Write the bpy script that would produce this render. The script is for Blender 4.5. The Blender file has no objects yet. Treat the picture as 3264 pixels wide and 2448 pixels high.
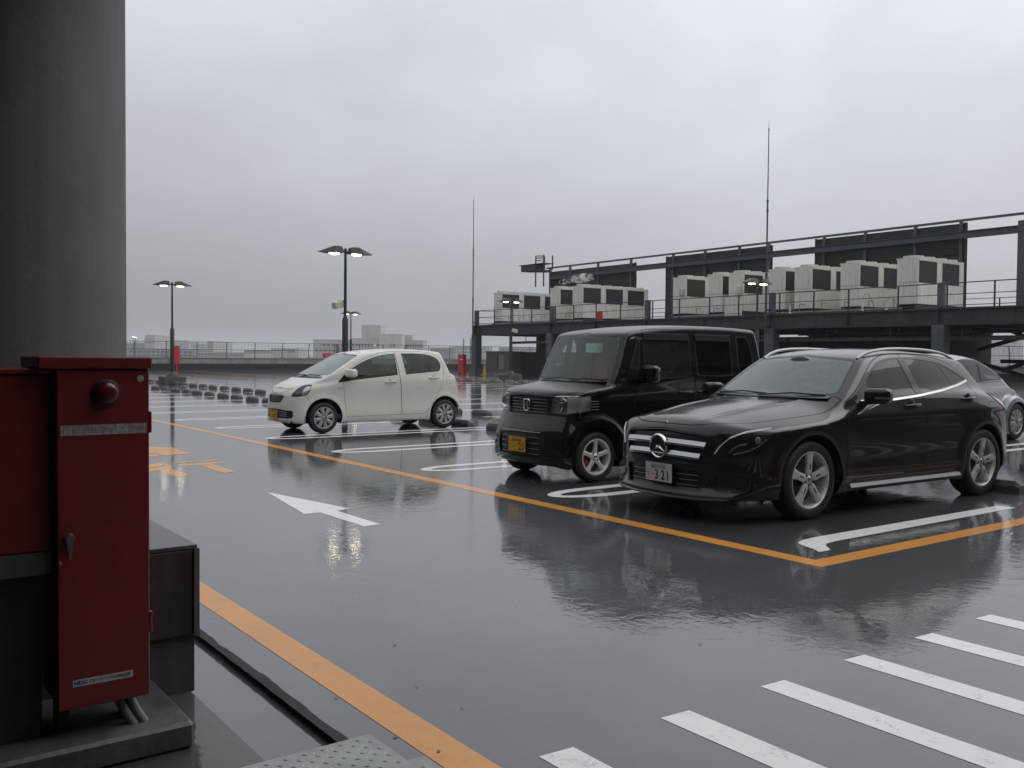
import bpy, bmesh, math, random
import numpy as np
from mathutils import Matrix, Vector
random.seed(7); RNG = np.random.default_rng(7)
scene = bpy.context.scene
COL = scene.collection
R_ = math.radians

# ------------------------------------------------------------------ camera
CAM_H = 1.40
YAW, PITCH, ROLL, FPX = R_(53.547), R_(1.759), R_(0.5126), 2962.9
PW, PH = 3264.0, 2448.0
_f = np.array([math.cos(YAW)*math.cos(PITCH), math.sin(YAW)*math.cos(PITCH), -math.sin(PITCH)])
_r = np.array([math.sin(YAW), -math.cos(YAW), 0.0]); _u = np.cross(_r, _f)
_r2 = math.cos(ROLL)*_r + math.sin(ROLL)*_u; _u2 = -math.sin(ROLL)*_r + math.cos(ROLL)*_u
cam_d = bpy.data.cameras.new('camera'); cam = bpy.data.objects.new('camera', cam_d); COL.objects.link(cam)
cam_d.sensor_fit = 'HORIZONTAL'; cam_d.sensor_width = 36.0; cam_d.lens = 36.0*FPX/PW
cam_d.clip_start = 0.05; cam_d.clip_end = 20000
cam.matrix_world = Matrix(((_r2[0], _u2[0], -_f[0], 0), (_r2[1], _u2[1], -_f[1], 0), (_r2[2], _u2[2], -_f[2], CAM_H), (0, 0, 0, 1)))
scene.camera = cam
def ray(x, y): return _f + _r2*(x-PW/2)/FPX - _u2*(y-PH/2)/FPX
_C = np.array([0, 0, CAM_H])
def onZ(x, y, z=0.0): d = ray(x, y); return _C + d*(z-CAM_H)/d[2]     # photo pixel -> point on a level plane
def onX(x, y, X): d = ray(x, y); return _C + d*X/d[0]                # ... on a wall X = const
def onY(x, y, Y): d = ray(x, y); return _C + d*Y/d[1]
def atD(x, y, D): return _C + ray(x, y)*D

# ------------------------------------------------------------------ world: overcast sky
SUN_EL, SUN_AZ = R_(48), R_(-20)      # direction the (hidden) sun stands in, angle in the XY plane
w = bpy.data.worlds.new('World'); scene.world = w; w.use_nodes = True
nt = w.node_tree; nt.nodes.clear()
def nn(t, **k):
    n = nt.nodes.new(t)
    for a, b in k.items(): setattr(n, a, b)
    return n
out = nn('ShaderNodeOutputWorld'); bg = nn('ShaderNodeBackground'); nt.links.new(bg.outputs[0], out.inputs[0])
tc = nn('ShaderNodeTexCoord'); sep = nn('ShaderNodeSeparateXYZ'); nt.links.new(tc.outputs['Generated'], sep.inputs[0])
def math_(op, a, b=None, clamp=False):
    n = nn('ShaderNodeMath', operation=op, use_clamp=clamp)
    for i, v in enumerate((a, b)):
        if v is None: continue
        if isinstance(v, (int, float)): n.inputs[i].default_value = v
        else: nt.links.new(v, n.inputs[i])
    return n.outputs[0]
zc = math_('MAXIMUM', sep.outputs[2], 0.0)
cie = math_('ADD', math_('MULTIPLY', math_('SUBTRACT', 1.0, math_('POWER', 0.09, zc)), 0.86), 0.345)                # CIE overcast: zenith brighter than horizon
side = nn('ShaderNodeVectorMath', operation='DOT_PRODUCT'); nt.links.new(tc.outputs['Generated'], side.inputs[0])
side.inputs[1].default_value = (math.cos(SUN_AZ), math.sin(SUN_AZ), 0.15)
glow = math_('ADD', math_('MULTIPLY', side.outputs['Value'], 0.32), 0.945)
mp = nn('ShaderNodeMapping'); nt.links.new(tc.outputs['Generated'], mp.inputs[0]); mp.inputs['Scale'].default_value = (1, 1, 1.9)
mp.inputs['Location'].default_value = (3.1, 1.7, 0.4)
nz = nn('ShaderNodeTexNoise'); nt.links.new(mp.outputs[0], nz.inputs['Vector'])
nz.inputs['Scale'].default_value = 2.1; nz.inputs['Detail'].default_value = 6.0; nz.inputs['Roughness'].default_value = 0.52; nz.inputs['Distortion'].default_value = 0.5
cloud = math_('ADD', math_('MULTIPLY', nz.outputs['Fac'], 0.62), 0.69)
lum = math_('MULTIPLY', math_('MULTIPLY', cie, glow), cloud)
grey = nn('ShaderNodeVectorMath', operation='SCALE'); grey.inputs[0].default_value = (0.952, 0.985, 1.055); nt.links.new(lum, grey.inputs['Scale'])
sky = nn('ShaderNodeTexSky', sky_type='NISHITA', sun_disc=False, sun_elevation=SUN_EL, sun_rotation=R_(90)-SUN_AZ, air_density=1.0, dust_density=6.0, ozone_density=1.0)
skys = nn('ShaderNodeVectorMath', operation='SCALE'); nt.links.new(sky.outputs[0], skys.inputs[0]); skys.inputs['Scale'].default_value = 0.05
mx = nn('ShaderNodeMixRGB', blend_type='MIX'); mx.inputs[0].default_value = 0.10
nt.links.new(grey.outputs[0], mx.inputs[1]); nt.links.new(skys.outputs[0], mx.inputs[2]); nt.links.new(mx.outputs[0], bg.inputs[0])
bg.inputs[1].default_value = 1.0

sun_d = bpy.data.lights.new('sun', 'SUN'); sun_d.energy = 0.5; sun_d.angle = R_(40); sun_d.color = (1, 0.97, 0.93)
sun = bpy.data.objects.new('sun', sun_d); COL.objects.link(sun)
sun.rotation_euler = Vector((-math.cos(SUN_AZ)*math.cos(SUN_EL), -math.sin(SUN_AZ)*math.cos(SUN_EL), -math.sin(SUN_EL))).to_track_quat('-Z', 'Y').to_euler()
scene.view_settings.view_transform = 'Standard'; scene.view_settings.look = 'None'
scene.view_settings.exposure = 0.0; scene.view_settings.gamma = 1.0
scene.cycles.volume_bounces = 1; scene.cycles.transparent_max_bounces = 24; scene.cycles.max_bounces = 7

# ------------------------------------------------------------------ materials
MATS = {}
def mat(name, col=(0.5, 0.5, 0.5), rough=0.5, metal=0.0, noise=0.0, nscale=8.0, bump=0.0, bscale=40.0, coat=0.0, spec=0.5, emit=None, estr=0.0, streak=0.0, col2=None, rvar=0.0):
    """Principled material; noise mottles the base colour, streak adds vertical run-off marks, bump adds fine relief."""
    if name in MATS: return MATS[name]
    m = bpy.data.materials.new(name); m.use_nodes = True; t = m.node_tree; b = t.nodes['Principled BSDF']
    b.inputs['Base Color'].default_value = (*col, 1); b.inputs['Roughness'].default_value = rough; b.inputs['Metallic'].default_value = metal
    b.inputs['Specular IOR Level'].default_value = spec; b.inputs['Coat Weight'].default_value = coat; b.inputs['Coat Roughness'].default_value = 0.03
    if emit: b.inputs['Emission Color'].default_value = (*emit, 1); b.inputs['Emission Strength'].default_value = estr
    if noise or bump or streak or rvar:
        c = t.nodes.new('ShaderNodeTexCoord')
    last = None
    if noise or rvar:
        n = t.nodes.new('ShaderNodeTexNoise'); n.inputs['Scale'].default_value = nscale; n.inputs['Detail'].default_value = 6; n.inputs['Roughness'].default_value = 0.62
        t.links.new(c.outputs['Object'], n.inputs['Vector'])
        if noise:
            ramp = t.nodes.new('ShaderNodeMixRGB'); ramp.inputs[1].default_value = tuple(max(0, x*(1-noise)) for x in col)+(1,)
            c2 = col2 if col2 else tuple(min(1, x*(1+noise)) for x in col); ramp.inputs[2].default_value = (*c2, 1)
            cr = t.nodes.new('ShaderNodeMapRange'); cr.inputs[1].default_value = 0.3; cr.inputs[2].default_value = 0.7
            t.links.new(n.outputs['Fac'], cr.inputs[0]); t.links.new(cr.outputs[0], ramp.inputs[0]); last = ramp.outputs[0]
        if rvar:
            mr = t.nodes.new('ShaderNodeMapRange'); mr.inputs[1].default_value = 0.3; mr.inputs[2].default_value = 0.7
            mr.inputs[3].default_value = max(0.02, rough-rvar); mr.inputs[4].default_value = min(1, rough+rvar)
            t.links.new(n.outputs['Fac'], mr.inputs[0]); t.links.new(mr.outputs[0], b.inputs['Roughness'])
    if streak:
        mpn = t.nodes.new('ShaderNodeMapping'); mpn.inputs['Scale'].default_value = (7, 7, 0.5); t.links.new(c.outputs['Object'], mpn.inputs[0])
        n2 = t.nodes.new('ShaderNodeTexNoise'); n2.inputs['Scale'].default_value = 2.2; n2.inputs['Detail'].default_value = 5; t.links.new(mpn.outputs[0], n2.inputs['Vector'])
        mr2 = t.nodes.new('ShaderNodeMapRange'); mr2.inputs[1].default_value = 0.42; mr2.inputs[2].default_value = 0.72; mr2.inputs[3].default_value = 1.0; mr2.inputs[4].default_value = 1.0-streak
        t.links.new(n2.outputs['Fac'], mr2.inputs[0])
        mul = t.nodes.new('ShaderNodeVectorMath'); mul.operation = 'SCALE'; t.links.new(mr2.outputs[0], mul.inputs['Scale'])
        if last: t.links.new(last, mul.inputs[0])
        else: mul.inputs[0].default_value = col
        last = mul.outputs[0]
    if last: t.links.new(last, b.inputs['Base Color'])
    if bump:
        n3 = t.nodes.new('ShaderNodeTexNoise'); n3.inputs['Scale'].default_value = bscale; n3.inputs['Detail'].default_value = 4; t.links.new(c.outputs['Object'], n3.inputs['Vector'])
        bp = t.nodes.new('ShaderNodeBump'); bp.inputs['Strength'].default_value = bump; bp.inputs['Distance'].default_value = 0.01
        t.links.new(n3.outputs['Fac'], bp.inputs['Height']); t.links.new(bp.outputs[0], b.inputs['Normal'])
    MATS[name] = m; return m

def wet_mat(name, col, colvar=0.12, wear=0.0, under=(0.085, 0.088, 0.096), film=1.0):
    """Rain-wet painted floor: diffuse paint under a water film whose surface is rippled; damp patches are rougher than standing water."""
    m = bpy.data.materials.new(name); m.use_nodes = True; t = m.node_tree; b = t.nodes['Principled BSDF']; L = t.links.new
    c = t.nodes.new('ShaderNodeNewGeometry')
    def noise(scale, detail=4, rough=0.55, stretch=None, dist=0.0):
        v = c.outputs['Position']
        if stretch:
            mp = t.nodes.new('ShaderNodeMapping'); mp.inputs['Scale'].default_value = stretch; L(v, mp.inputs[0]); v = mp.outputs[0]
        n = t.nodes.new('ShaderNodeTexNoise'); n.inputs['Scale'].default_value = scale; n.inputs['Detail'].default_value = detail; n.inputs['Roughness'].default_value = rough; n.inputs['Distortion'].default_value = dist
        L(v, n.inputs['Vector']); return n.outputs['Fac']
    def mrange(x, a, b_, lo, hi):
        n = t.nodes.new('ShaderNodeMapRange'); n.inputs[1].default_value = a; n.inputs[2].default_value = b_; n.inputs[3].default_value = lo; n.inputs[4].default_value = hi
        L(x, n.inputs[0]); return n.outputs[0]
    def mth(op, a, b_):
        n = t.nodes.new('ShaderNodeMath'); n.operation = op
        for i, v in enumerate((a, b_)):
            if isinstance(v, (int, float)): n.inputs[i].default_value = v
            else: L(v, n.inputs[i])
        return n.outputs[0]
    big = noise(0.33, 5, 0.6); mid = noise(1.1, 7, 0.68); grit = noise(70, 3, 0.6)
    mixc = t.nodes.new('ShaderNodeMixRGB'); mixc.inputs[1].default_value = tuple(x*(1-colvar) for x in col)+(1,); mixc.inputs[2].default_value = tuple(min(1, x*(1+colvar)) for x in col)+(1,)
    L(mrange(mth('ADD', mth('MULTIPLY', mid, 0.7), mth('MULTIPLY', grit, 0.3)), 0.36, 0.64, 0, 1), mixc.inputs[0]); colo = mixc.outputs[0]
    if wear:
        wr = t.nodes.new('ShaderNodeMixRGB'); wr.inputs[2].default_value = (*under, 1); L(colo, wr.inputs[1])
        L(mrange(mth('ADD', mth('MULTIPLY', noise(9, 6, 0.7), 0.75), mth('MULTIPLY', noise(55, 3, 0.7), 0.35)), 0.60, 0.74, 0.0, wear), wr.inputs[0]); colo = wr.outputs[0]
    L(colo, b.inputs['Base Color'])
    b.inputs['Roughness'].default_value = 0.55; b.inputs['IOR'].default_value = 1.45; b.inputs['Specular IOR Level'].default_value = 0.25
    pud = mrange(big, 0.36, 0.62, 1.0, 0.0)                                  # 1 = standing water
    b.inputs['Coat Weight'].default_value = film; b.inputs['Coat IOR'].default_value = 1.62
    L(mrange(pud, 0, 1, 0.055, 0.010), b.inputs['Coat Roughness'])
    # ripples: swell, wind/rain wavelets and fine paint texture showing through where the film is thin
    h = mth('ADD', mth('MULTIPLY', noise(0.9, 2, 0.5), 0.0016), mth('MULTIPLY', noise(8.5, 3, 0.6, (1, 1, 1), 0.9), 0.0017))
    h = mth('ADD', h, mth('MULTIPLY', noise(30, 2, 0.6), 0.00030))
    vo = t.nodes.new('ShaderNodeTexVoronoi'); vo.inputs['Scale'].default_value = 4.2; L(c.outputs['Position'], vo.inputs['Vector'])     # raindrop rings
    sp = t.nodes.new('ShaderNodeSeparateColor'); L(vo.outputs['Color'], sp.inputs[0])
    ring = mth('MULTIPLY', mth('SINE', mth('MULTIPLY', vo.outputs['Distance'], 75.0), 0.0), mth('POWER', 0.0005, vo.outputs['Distance']))
    h = mth('ADD', h, mth('MULTIPLY', mth('MULTIPLY', ring, mth('GREATER_THAN', sp.outputs[0], 0.72)), 0.0003))
    bp = t.nodes.new('ShaderNodeBump'); bp.inputs['Strength'].default_value = 0.72; bp.inputs['Distance'].default_value = 1.0; L(h, bp.inputs['Height'])
    L(bp.outputs[0], b.inputs['Coat Normal'])
    MATS[name] = m; return m

def glass_mat(name, tint=(0.6, 0.66, 0.63), haze=0.1, hcol=(0.45, 0.5, 0.5), rough=0.02, ior=1.52):
    """Thin car glass: Fresnel reflection over a tinted clear pane, with a little scatter from the rain film."""
    m = bpy.data.materials.new(name); m.use_nodes = True; t = m.node_tree; t.nodes.clear(); L = t.links.new
    o = t.nodes.new('ShaderNodeOutputMaterial'); tr = t.nodes.new('ShaderNodeBsdfTransparent'); tr.inputs[0].default_value = (*tint, 1)
    gl = t.nodes.new('ShaderNodeBsdfGlossy'); gl.inputs['Roughness'].default_value = rough; gl.inputs[0].default_value = (0.95, 0.97, 0.97, 1)
    df = t.nodes.new('ShaderNodeBsdfDiffuse'); df.inputs[0].default_value = (*hcol, 1)
    fr = t.nodes.new('ShaderNodeFresnel'); fr.inputs[0].default_value = ior
    n = t.nodes.new('ShaderNodeTexNoise'); n.inputs['Scale'].default_value = 14; n.inputs['Detail'].default_value = 6
    tcn = t.nodes.new('ShaderNodeTexCoord'); L(tcn.outputs['Object'], n.inputs['Vector'])
    mr = t.nodes.new('ShaderNodeMapRange'); mr.inputs[1].default_value = 0.35; mr.inputs[2].default_value = 0.7; mr.inputs[3].default_value = haze*0.88; mr.inputs[4].default_value = haze*1.15; L(n.outputs['Fac'], mr.inputs[0])
    m1 = t.nodes.new('ShaderNodeMixShader'); L(mr.outputs[0], m1.inputs[0]); L(tr.outputs[0], m1.inputs[1]); L(df.outputs[0], m1.inputs[2])
    m2 = t.nodes.new('ShaderNodeMixShader'); L(fr.outputs[0], m2.inputs[0]); L(m1.outputs[0], m2.inputs[1]); L(gl.outputs[0], m2.inputs[2]); L(m2.outputs[0], o.inputs[0])
    MATS[name] = m; return m

def paint_mat(name, col, metal=0.0, rough=0.35, beads=0.0, coat=1.0):
    """Car lacquer with rain on it: clear coat whose roughness rises on up-facing panels where the drops stand."""
    m = bpy.data.materials.new(name); m.use_nodes = True; t = m.node_tree; b = t.nodes['Principled BSDF']; L = t.links.new
    b.inputs['Base Color'].default_value = (*col, 1); b.inputs['Metallic'].default_value = metal; b.inputs['Roughness'].default_value = rough
    b.inputs['Specular IOR Level'].default_value = 0.08; b.inputs['Coat Weight'].default_value = coat; b.inputs['Coat IOR'].default_value = 1.5
    c = t.nodes.new('ShaderNodeTexCoord'); g = t.nodes.new('ShaderNodeNewGeometry')
    n = t.nodes.new('ShaderNodeTexNoise'); n.inputs['Scale'].default_value = 5; n.inputs['Detail'].default_value = 6; L(c.outputs['Object'], n.inputs['Vector'])
    v = t.nodes.new('ShaderNodeMixRGB'); v.inputs[1].default_value = tuple(x*0.93 for x in col)+(1,); v.inputs[2].default_value = tuple(min(1, x*1.05) for x in col)+(1,); L(n.outputs['Fac'], v.inputs[0]); L(v.outputs[0], b.inputs['Base Color'])
    s = t.nodes.new('ShaderNodeSeparateXYZ'); L(g.outputs['Normal'], s.inputs[0])
    mr = t.nodes.new('ShaderNodeMapRange'); mr.inputs[1].default_value = 0.45; mr.inputs[2].default_value = 0.95; mr.inputs[3].default_value = 0.03; mr.inputs[4].default_value = 0.03+0.35*beads; L(s.outputs[2], mr.inputs[0])
    L(mr.outputs[0], b.inputs['Coat Roughness'])
    vo = t.nodes.new('ShaderNodeTexVoronoi'); vo.inputs['Scale'].default_value = 95; L(c.outputs['Object'], vo.inputs['Vector'])
    m2 = t.nodes.new('ShaderNodeMapRange'); m2.inputs[1].default_value = 0.0; m2.inputs[2].default_value = 0.45; m2.inputs[3].default_value = 1.0; m2.inputs[4].default_value = 0.0; L(vo.outputs['Distance'], m2.inputs[0])
    mu = t.nodes.new('ShaderNodeMath'); mu.operation = 'MULTIPLY'; L(m2.outputs[0], mu.inputs[0])
    m3 = t.nodes.new('ShaderNodeMapRange'); m3.inputs[1].default_value = 0.45; m3.inputs[2].default_value = 0.95; m3.inputs[3].default_value = 0.1; m3.inputs[4].default_value = 1.0; L(s.outputs[2], m3.inputs[0]); L(m3.outputs[0], mu.inputs[1])
    bp = t.nodes.new('ShaderNodeBump'); bp.inputs['Strength'].default_value = min(1, 0.08+0.35*beads); bp.inputs['Distance'].default_value = 0.0015; L(mu.outputs[0], bp.inputs['Height']); L(bp.outputs[0], b.inputs['Coat Normal'])
    MATS[name] = m; return m

# ------------------------------------------------------------------ mesh helpers
def tag(o, label=None, cat=None, group=None, kind=None):
    if label: o['label'] = label
    if cat: o['category'] = cat
    if group: o['group'] = group
    if kind: o['kind'] = kind
    return o
def thing(name, label, cat, loc=(0, 0, 0), rz=0.0, group=None):
    o = bpy.data.objects.new(name, None); COL.objects.link(o); o.location = loc; o.rotation_euler = (0, 0, rz); o.empty_display_size = 0.2
    return tag(o, label, cat, group)
class MB:
    def __init__(s): s.v = []; s.f = []
    def add(s, vs, fs):
        k = len(s.v); s.v += [tuple(map(float, p)) for p in vs]; s.f += [tuple(i+k for i in f) for f in fs]; return s
    def box(s, x0, x1, y0, y1, z0, z1, bev=0.0):
        if bev > 0:
            b = bev; pts = []
            for z, i in ((z0, b), (z0+b, 0), (z1-b, 0), (z1, b)):
                a0, a1, c0, c1 = x0+i, x1-i, y0+i, y1-i
                q = b
                pts.append([(a0+q, c0, z), (a1-q, c0, z), (a1, c0+q, z), (a1, c1-q, z), (a1-q, c1, z), (a0+q, c1, z), (a0, c1-q, z), (a0, c0+q, z)])
            vs = [p for r in pts for p in r]; fs = [tuple(range(7, -1, -1)), tuple(range(24, 32))]
            for r in range(3):
                for i in range(8): j = (i+1) % 8; fs.append((r*8+i, r*8+j, r*8+8+j, r*8+8+i))
            return s.add(vs, fs)
        vs = [(x, y, z) for z in (z0, z1) for y in (y0, y1) for x in (x0, x1)]
        return s.add(vs, [(0, 2, 3, 1), (4, 5, 7, 6), (0, 1, 5, 4), (2, 6, 7, 3), (0, 4, 6, 2), (1, 3, 7, 5)])
    def prism(s, poly, axis, a, b):
        """polygon extruded along an axis from a to b; poly gives the other two coordinates in cyclic order"""
        n = len(poly)
        def P(q, h):
            return {'z': (q[0], q[1], h), 'y': (q[0], h, q[1]), 'x': (h, q[0], q[1])}[axis]
        vs = [P(q, a) for q in poly]+[P(q, b) for q in poly]
        return s.add(vs, [tuple(range(n-1, -1, -1)), tuple(range(n, 2*n))]+[(i, (i+1) % n, n+(i+1) % n, n+i) for i in range(n)])
    def tube(s, pts, r, n=8, cap=True):
        pts = [Vector(p) for p in pts]; rr = r if isinstance(r, (list, tuple)) else [r]*len(pts); rings = []
        up = None
        for i, p in enumerate(pts):
            d = (pts[min(i+1, len(pts)-1)]-pts[max(i-1, 0)]).normalized()
            if up is None: up = Vector((0, 0, 1)) if abs(d.z) < 0.9 else Vector((1, 0, 0))
            a = d.cross(up).normalized(); b = a.cross(d).normalized(); up = b
            rings.append([p+(a*math.cos(2*math.pi*k/n)+b*math.sin(2*math.pi*k/n))*rr[i] for k in range(n)])
        vs = [q for g in rings for q in g]; fs = []
        for i in range(len(pts)-1):
            for k in range(n): j = (k+1) % n; fs.append((i*n+k, i*n+n+k, i*n+n+j, i*n+j))
        if cap: fs += [tuple(range(n)), tuple(range(len(vs)-1, len(vs)-n-1, -1))]
        return s.add(vs, fs)
    def lathe(s, prof, axis='z', n=24, c=(0, 0, 0), a0=0.0, a1=2*math.pi):
        """prof: (radius, height) pairs turned round an axis through c"""
        full = abs(a1-a0-2*math.pi) < 1e-6; m = n if full else n+1; vs = []
        for r, h in prof:
            for k in range(m):
                t = a0+(a1-a0)*k/n; u, v = r*math.cos(t), r*math.sin(t)
                vs.append({'z': (c[0]+u, c[1]+v, c[2]+h), 'y': (c[0]+u, c[1]+h, c[2]+v), 'x': (c[0]+h, c[1]+u, c[2]+v)}[axis])
        fs = []
        for i in range(len(prof)-1):
            for k in range(n):
                j = (k+1) % m; fs.append((i*m+k, i*m+j, i*m+m+j, i*m+m+k))
        return s.add(vs, fs)
    def beam(s, p0, p1, w, h):
        p0, p1 = Vector(p0), Vector(p1); d = (p1-p0).normalized(); up = Vector((0, 0, 1)) if abs(d.z) < 0.95 else Vector((1, 0, 0))
        a = d.cross(up).normalized()*w/2; b = a.cross(d).normalized()*h/2
        vs = [p+sa*a+sb*b for p in (p0, p1) for sa, sb in ((-1, -1), (1, -1), (1, 1), (-1, 1))]
        return s.add(vs, [(0, 1, 2, 3), (7, 6, 5, 4)]+[(i, i+4, (i+1) % 4+4, (i+1) % 4) for i in range(4)])
    def mesh(s, name, m, smooth=False):
        me = bpy.data.meshes.new(name); me.from_pydata(s.v, [], s.f); me.materials.append(m)
        bm = bmesh.new(); bm.from_mesh(me); bmesh.ops.recalc_face_normals(bm, faces=bm.faces); bm.to_mesh(me); bm.free()
        if smooth:
            me.polygons.foreach_set('use_smooth', [True]*len(me.polygons)); me.set_sharp_from_angle(angle=R_(38))
        return me
    def build(s, name, m, parent=None, smooth=False, loc=None):
        o = bpy.data.objects.new(name, s.mesh(name, m, smooth)); COL.objects.link(o)
        if parent: o.parent = parent
        if loc is not None: o.location = loc
        return o
def rbox(sx, sy, sz, r, m, name, parent, loc, seg=3, taper=0.0):
    bm = bmesh.new(); bmesh.ops.create_cube(bm, size=1.0, matrix=Matrix.Diagonal((sx, sy, sz, 1)))
    if taper:
        for v in bm.verts:
            if v.co.x > 0: v.co.y *= 1-taper; v.co.z *= 1-taper
    bmesh.ops.bevel(bm, geom=bm.edges[:], offset=r, segments=seg, profile=0.5, affect='EDGES')
    me = bpy.data.meshes.new(name); bm.to_mesh(me); bm.free(); me.materials.append(m); me.polygons.foreach_set('use_smooth', [True]*len(me.polygons)); me.set_sharp_from_angle(angle=R_(50))
    return link(name, me, parent, loc)
def link(name, me, parent=None, loc=(0, 0, 0), rot=(0, 0, 0), scale=None):
    o = bpy.data.objects.new(name, me); COL.objects.link(o); o.parent = parent; o.location = loc; o.rotation_euler = rot
    if scale: o.scale = scale
    return o
def copy_tree(o, parent=None):
    c = o.copy(); COL.objects.link(c); c.parent = parent
    for ch in list(o.children): copy_tree(ch, c)
    return c
def text_obj(name, s, size, m, parent, mtx, ext=0.0006, sx=1.0, bold=0.0, align='CENTER'):
    cu = bpy.data.curves.new(name, 'FONT'); cu.body = s; cu.size = size; cu.align_x = align; cu.align_y = 'CENTER'; cu.extrude = ext; cu.offset = bold; cu.resolution_u = 3
    t = bpy.data.objects.new('tmp', cu); COL.objects.link(t)
    dg = bpy.context.evaluated_depsgraph_get(); me = bpy.data.meshes.new_from_object(t.evaluated_get(dg)); bpy.data.objects.remove(t)
    me.materials.clear(); me.materials.append(m); me.transform(Matrix.Scale(sx, 4, (1, 0, 0)))
    o = bpy.data.objects.new(name, me); COL.objects.link(o); o.parent = parent; o.matrix_local = mtx; return o
def ordinal(i): return ['first', 'second', 'third', 'fourth', 'fifth', 'sixth', 'seventh', 'eighth', 'ninth', 'tenth', 'eleventh', 'twelfth', 'thirteenth', 'fourteenth', 'fifteenth'][i]
# ------------------------------------------------------------------ the setting
M_deck = wet_mat('wet_deck_paint', (0.047, 0.051, 0.058), 0.28)
M_white = wet_mat('wet_white_line', (0.80, 0.80, 0.78), 0.06, wear=0.5, film=0.55)
M_orange = wet_mat('wet_orange_line', (0.66, 0.27, 0.035), 0.10, wear=0.45, film=0.6)
M_gutter = wet_mat('wet_gutter', (0.06, 0.061, 0.07), 0.2)
M_walk = wet_mat('wet_walkway_concrete', (0.055, 0.056, 0.055), 0.3, film=0.55)
def sheet(name, x0, x1, y0, y1, z, m, nx=1, ny=1, parent=None):
    b = MB(); vs = [(x0+(x1-x0)*i/nx, y0+(y1-y0)*j/ny, z) for j in range(ny+1) for i in range(nx+1)]
    b.add(vs, [(j*(nx+1)+i, j*(nx+1)+i+1, (j+1)*(nx+1)+i+1, (j+1)*(nx+1)+i) for j in range(ny) for i in range(nx)])
    return b.build(name, m, parent)
GY = -24.0
ground = tag(sheet('ground', -3000, 3000, -3000, 3000, GY, mat('city_ground', (0.10, 0.105, 0.10), 0.9, noise=0.35, nscale=0.012), 4, 4), kind='structure')
deck = tag(sheet('parking_deck', 1.5, 62, -40, 77, 0.0, M_deck), kind='structure')
gut = tag(sheet('gutter', 1.2, 1.5, -40, 77, -0.025, M_gutter), kind='structure')
tag(sheet('walkway', -34, 1.2, -40, 77, 0.0, M_walk), kind='structure')
b = MB().box(-34.2, 62.2, -40.2, 77.2, GY+0.01, -0.2)
b.box(1.19, 1.2, -40, 77, -0.2, -0.003).box(1.5, 1.51, -40, 77, -0.2, -0.003)
tag(b.build('parking_building', mat('far_concrete', (0.3, 0.3, 0.29), 0.85, noise=0.15)), 'concrete parking building under the roof deck', 'building')

def flat(name, poly, m, parent, z=0.0016, thick=0.002):
    n = len(poly); vs = [(p[0], p[1], z) for p in poly]
    me = bpy.data.meshes.new(name); bm = bmesh.new(); bv = [bm.verts.new(v) for v in vs]; f = bm.faces.new(bv)
    f.normal_update()
    if f.normal.z < 0: bmesh.ops.reverse_faces(bm, faces=[f])
    bmesh.ops.triangulate(bm, faces=bm.faces[:]); bm.to_mesh(me); bm.free(); me.materials.append(m)
    return link(name, me, parent)
# orange lane lines
flat('lane_line', [(1.672, -20), (1.83, -20), (1.83, 70), (1.672, 70)], M_orange, deck)
flat('lane_line', [(5.35, 3.74), (16.8, 3.74), (16.8, 3.90), (5.51, 3.90), (5.51, 70), (5.35, 70)], M_orange, deck)
flat('lane_line', [(18.6, 4.5), (18.76, 4.5), (18.76, 70), (18.6, 70)], M_orange, deck)
flat('lane_line', [(22.0, 4.5), (22.16, 4.5), (22.16, 70), (22.0, 70)], M_orange, deck)
# white U-shaped stall dividers
def ustall(x_tip, x_end, yc, hw=0.287, st=0.155):
    s = 1 if x_end > x_tip else -1; P = []
    ro, ri = hw, hw-st; n = 12
    P.append((x_end, yc+ro)); e = 0.62
    P += [(x_tip+s*e-s*e*math.sin(a), yc+ro*math.cos(a)) for a in np.linspace(0, math.pi, n)]
    P.append((x_end, yc-ro)); P.append((x_end, yc-ri)); ei = 0.48
    P += [(x_tip+s*e-s*ei*math.sin(a), yc-ri*math.cos(a)) for a in np.linspace(0, math.pi, n)]
    P.append((x_end, yc+ri)); return P
for k in range(25):
    yc = 7.18+2.482*k
    flat('stall_line', ustall(5.79, 10.45, yc), M_white, deck)
    flat('stall_line', ustall(17.0, 12.0, yc), M_white, deck)
    if k < 19:
        flat('stall_line', ustall(22.7, 27.5, yc), M_white, deck)
        flat('stall_line', ustall(33.6, 28.7, yc), M_white, deck)
J = [(9.06, 4.21), (9.02, 4.37), (6.4, 4.40)]+[(6.2, 4.40), (6.02, 4.385), (5.91, 4.34), (5.87, 4.28), (5.84, 4.20), (5.80, 4.10), (5.755, 4.045), (5.89, 4.04), (5.95, 4.10), (6.0, 4.16), (6.08, 4.20), (6.2, 4.215)]
flat('stall_line', J, M_white, deck)
# direction arrow
flat('direction_arrow', [tuple(onZ(*q)[:2]) for q in ((851.5, 1568.9), (1117.3, 1621.4), (1073.9, 1628.6), (1212.4, 1671.3), (1160.7, 1678.5), (1020.7, 1634), (970.1, 1639))], M_white, deck)
# zebra crossing
for k in range(-3, 22):
    x0 = 1.988+0.599*k
    if x0 < 1.9: continue
    flat('crossing_stripe', [(x0, -3.0), (x0+0.15, -3.0), (x0+0.15, 2.505), (x0, 2.515)], M_white, deck)
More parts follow.
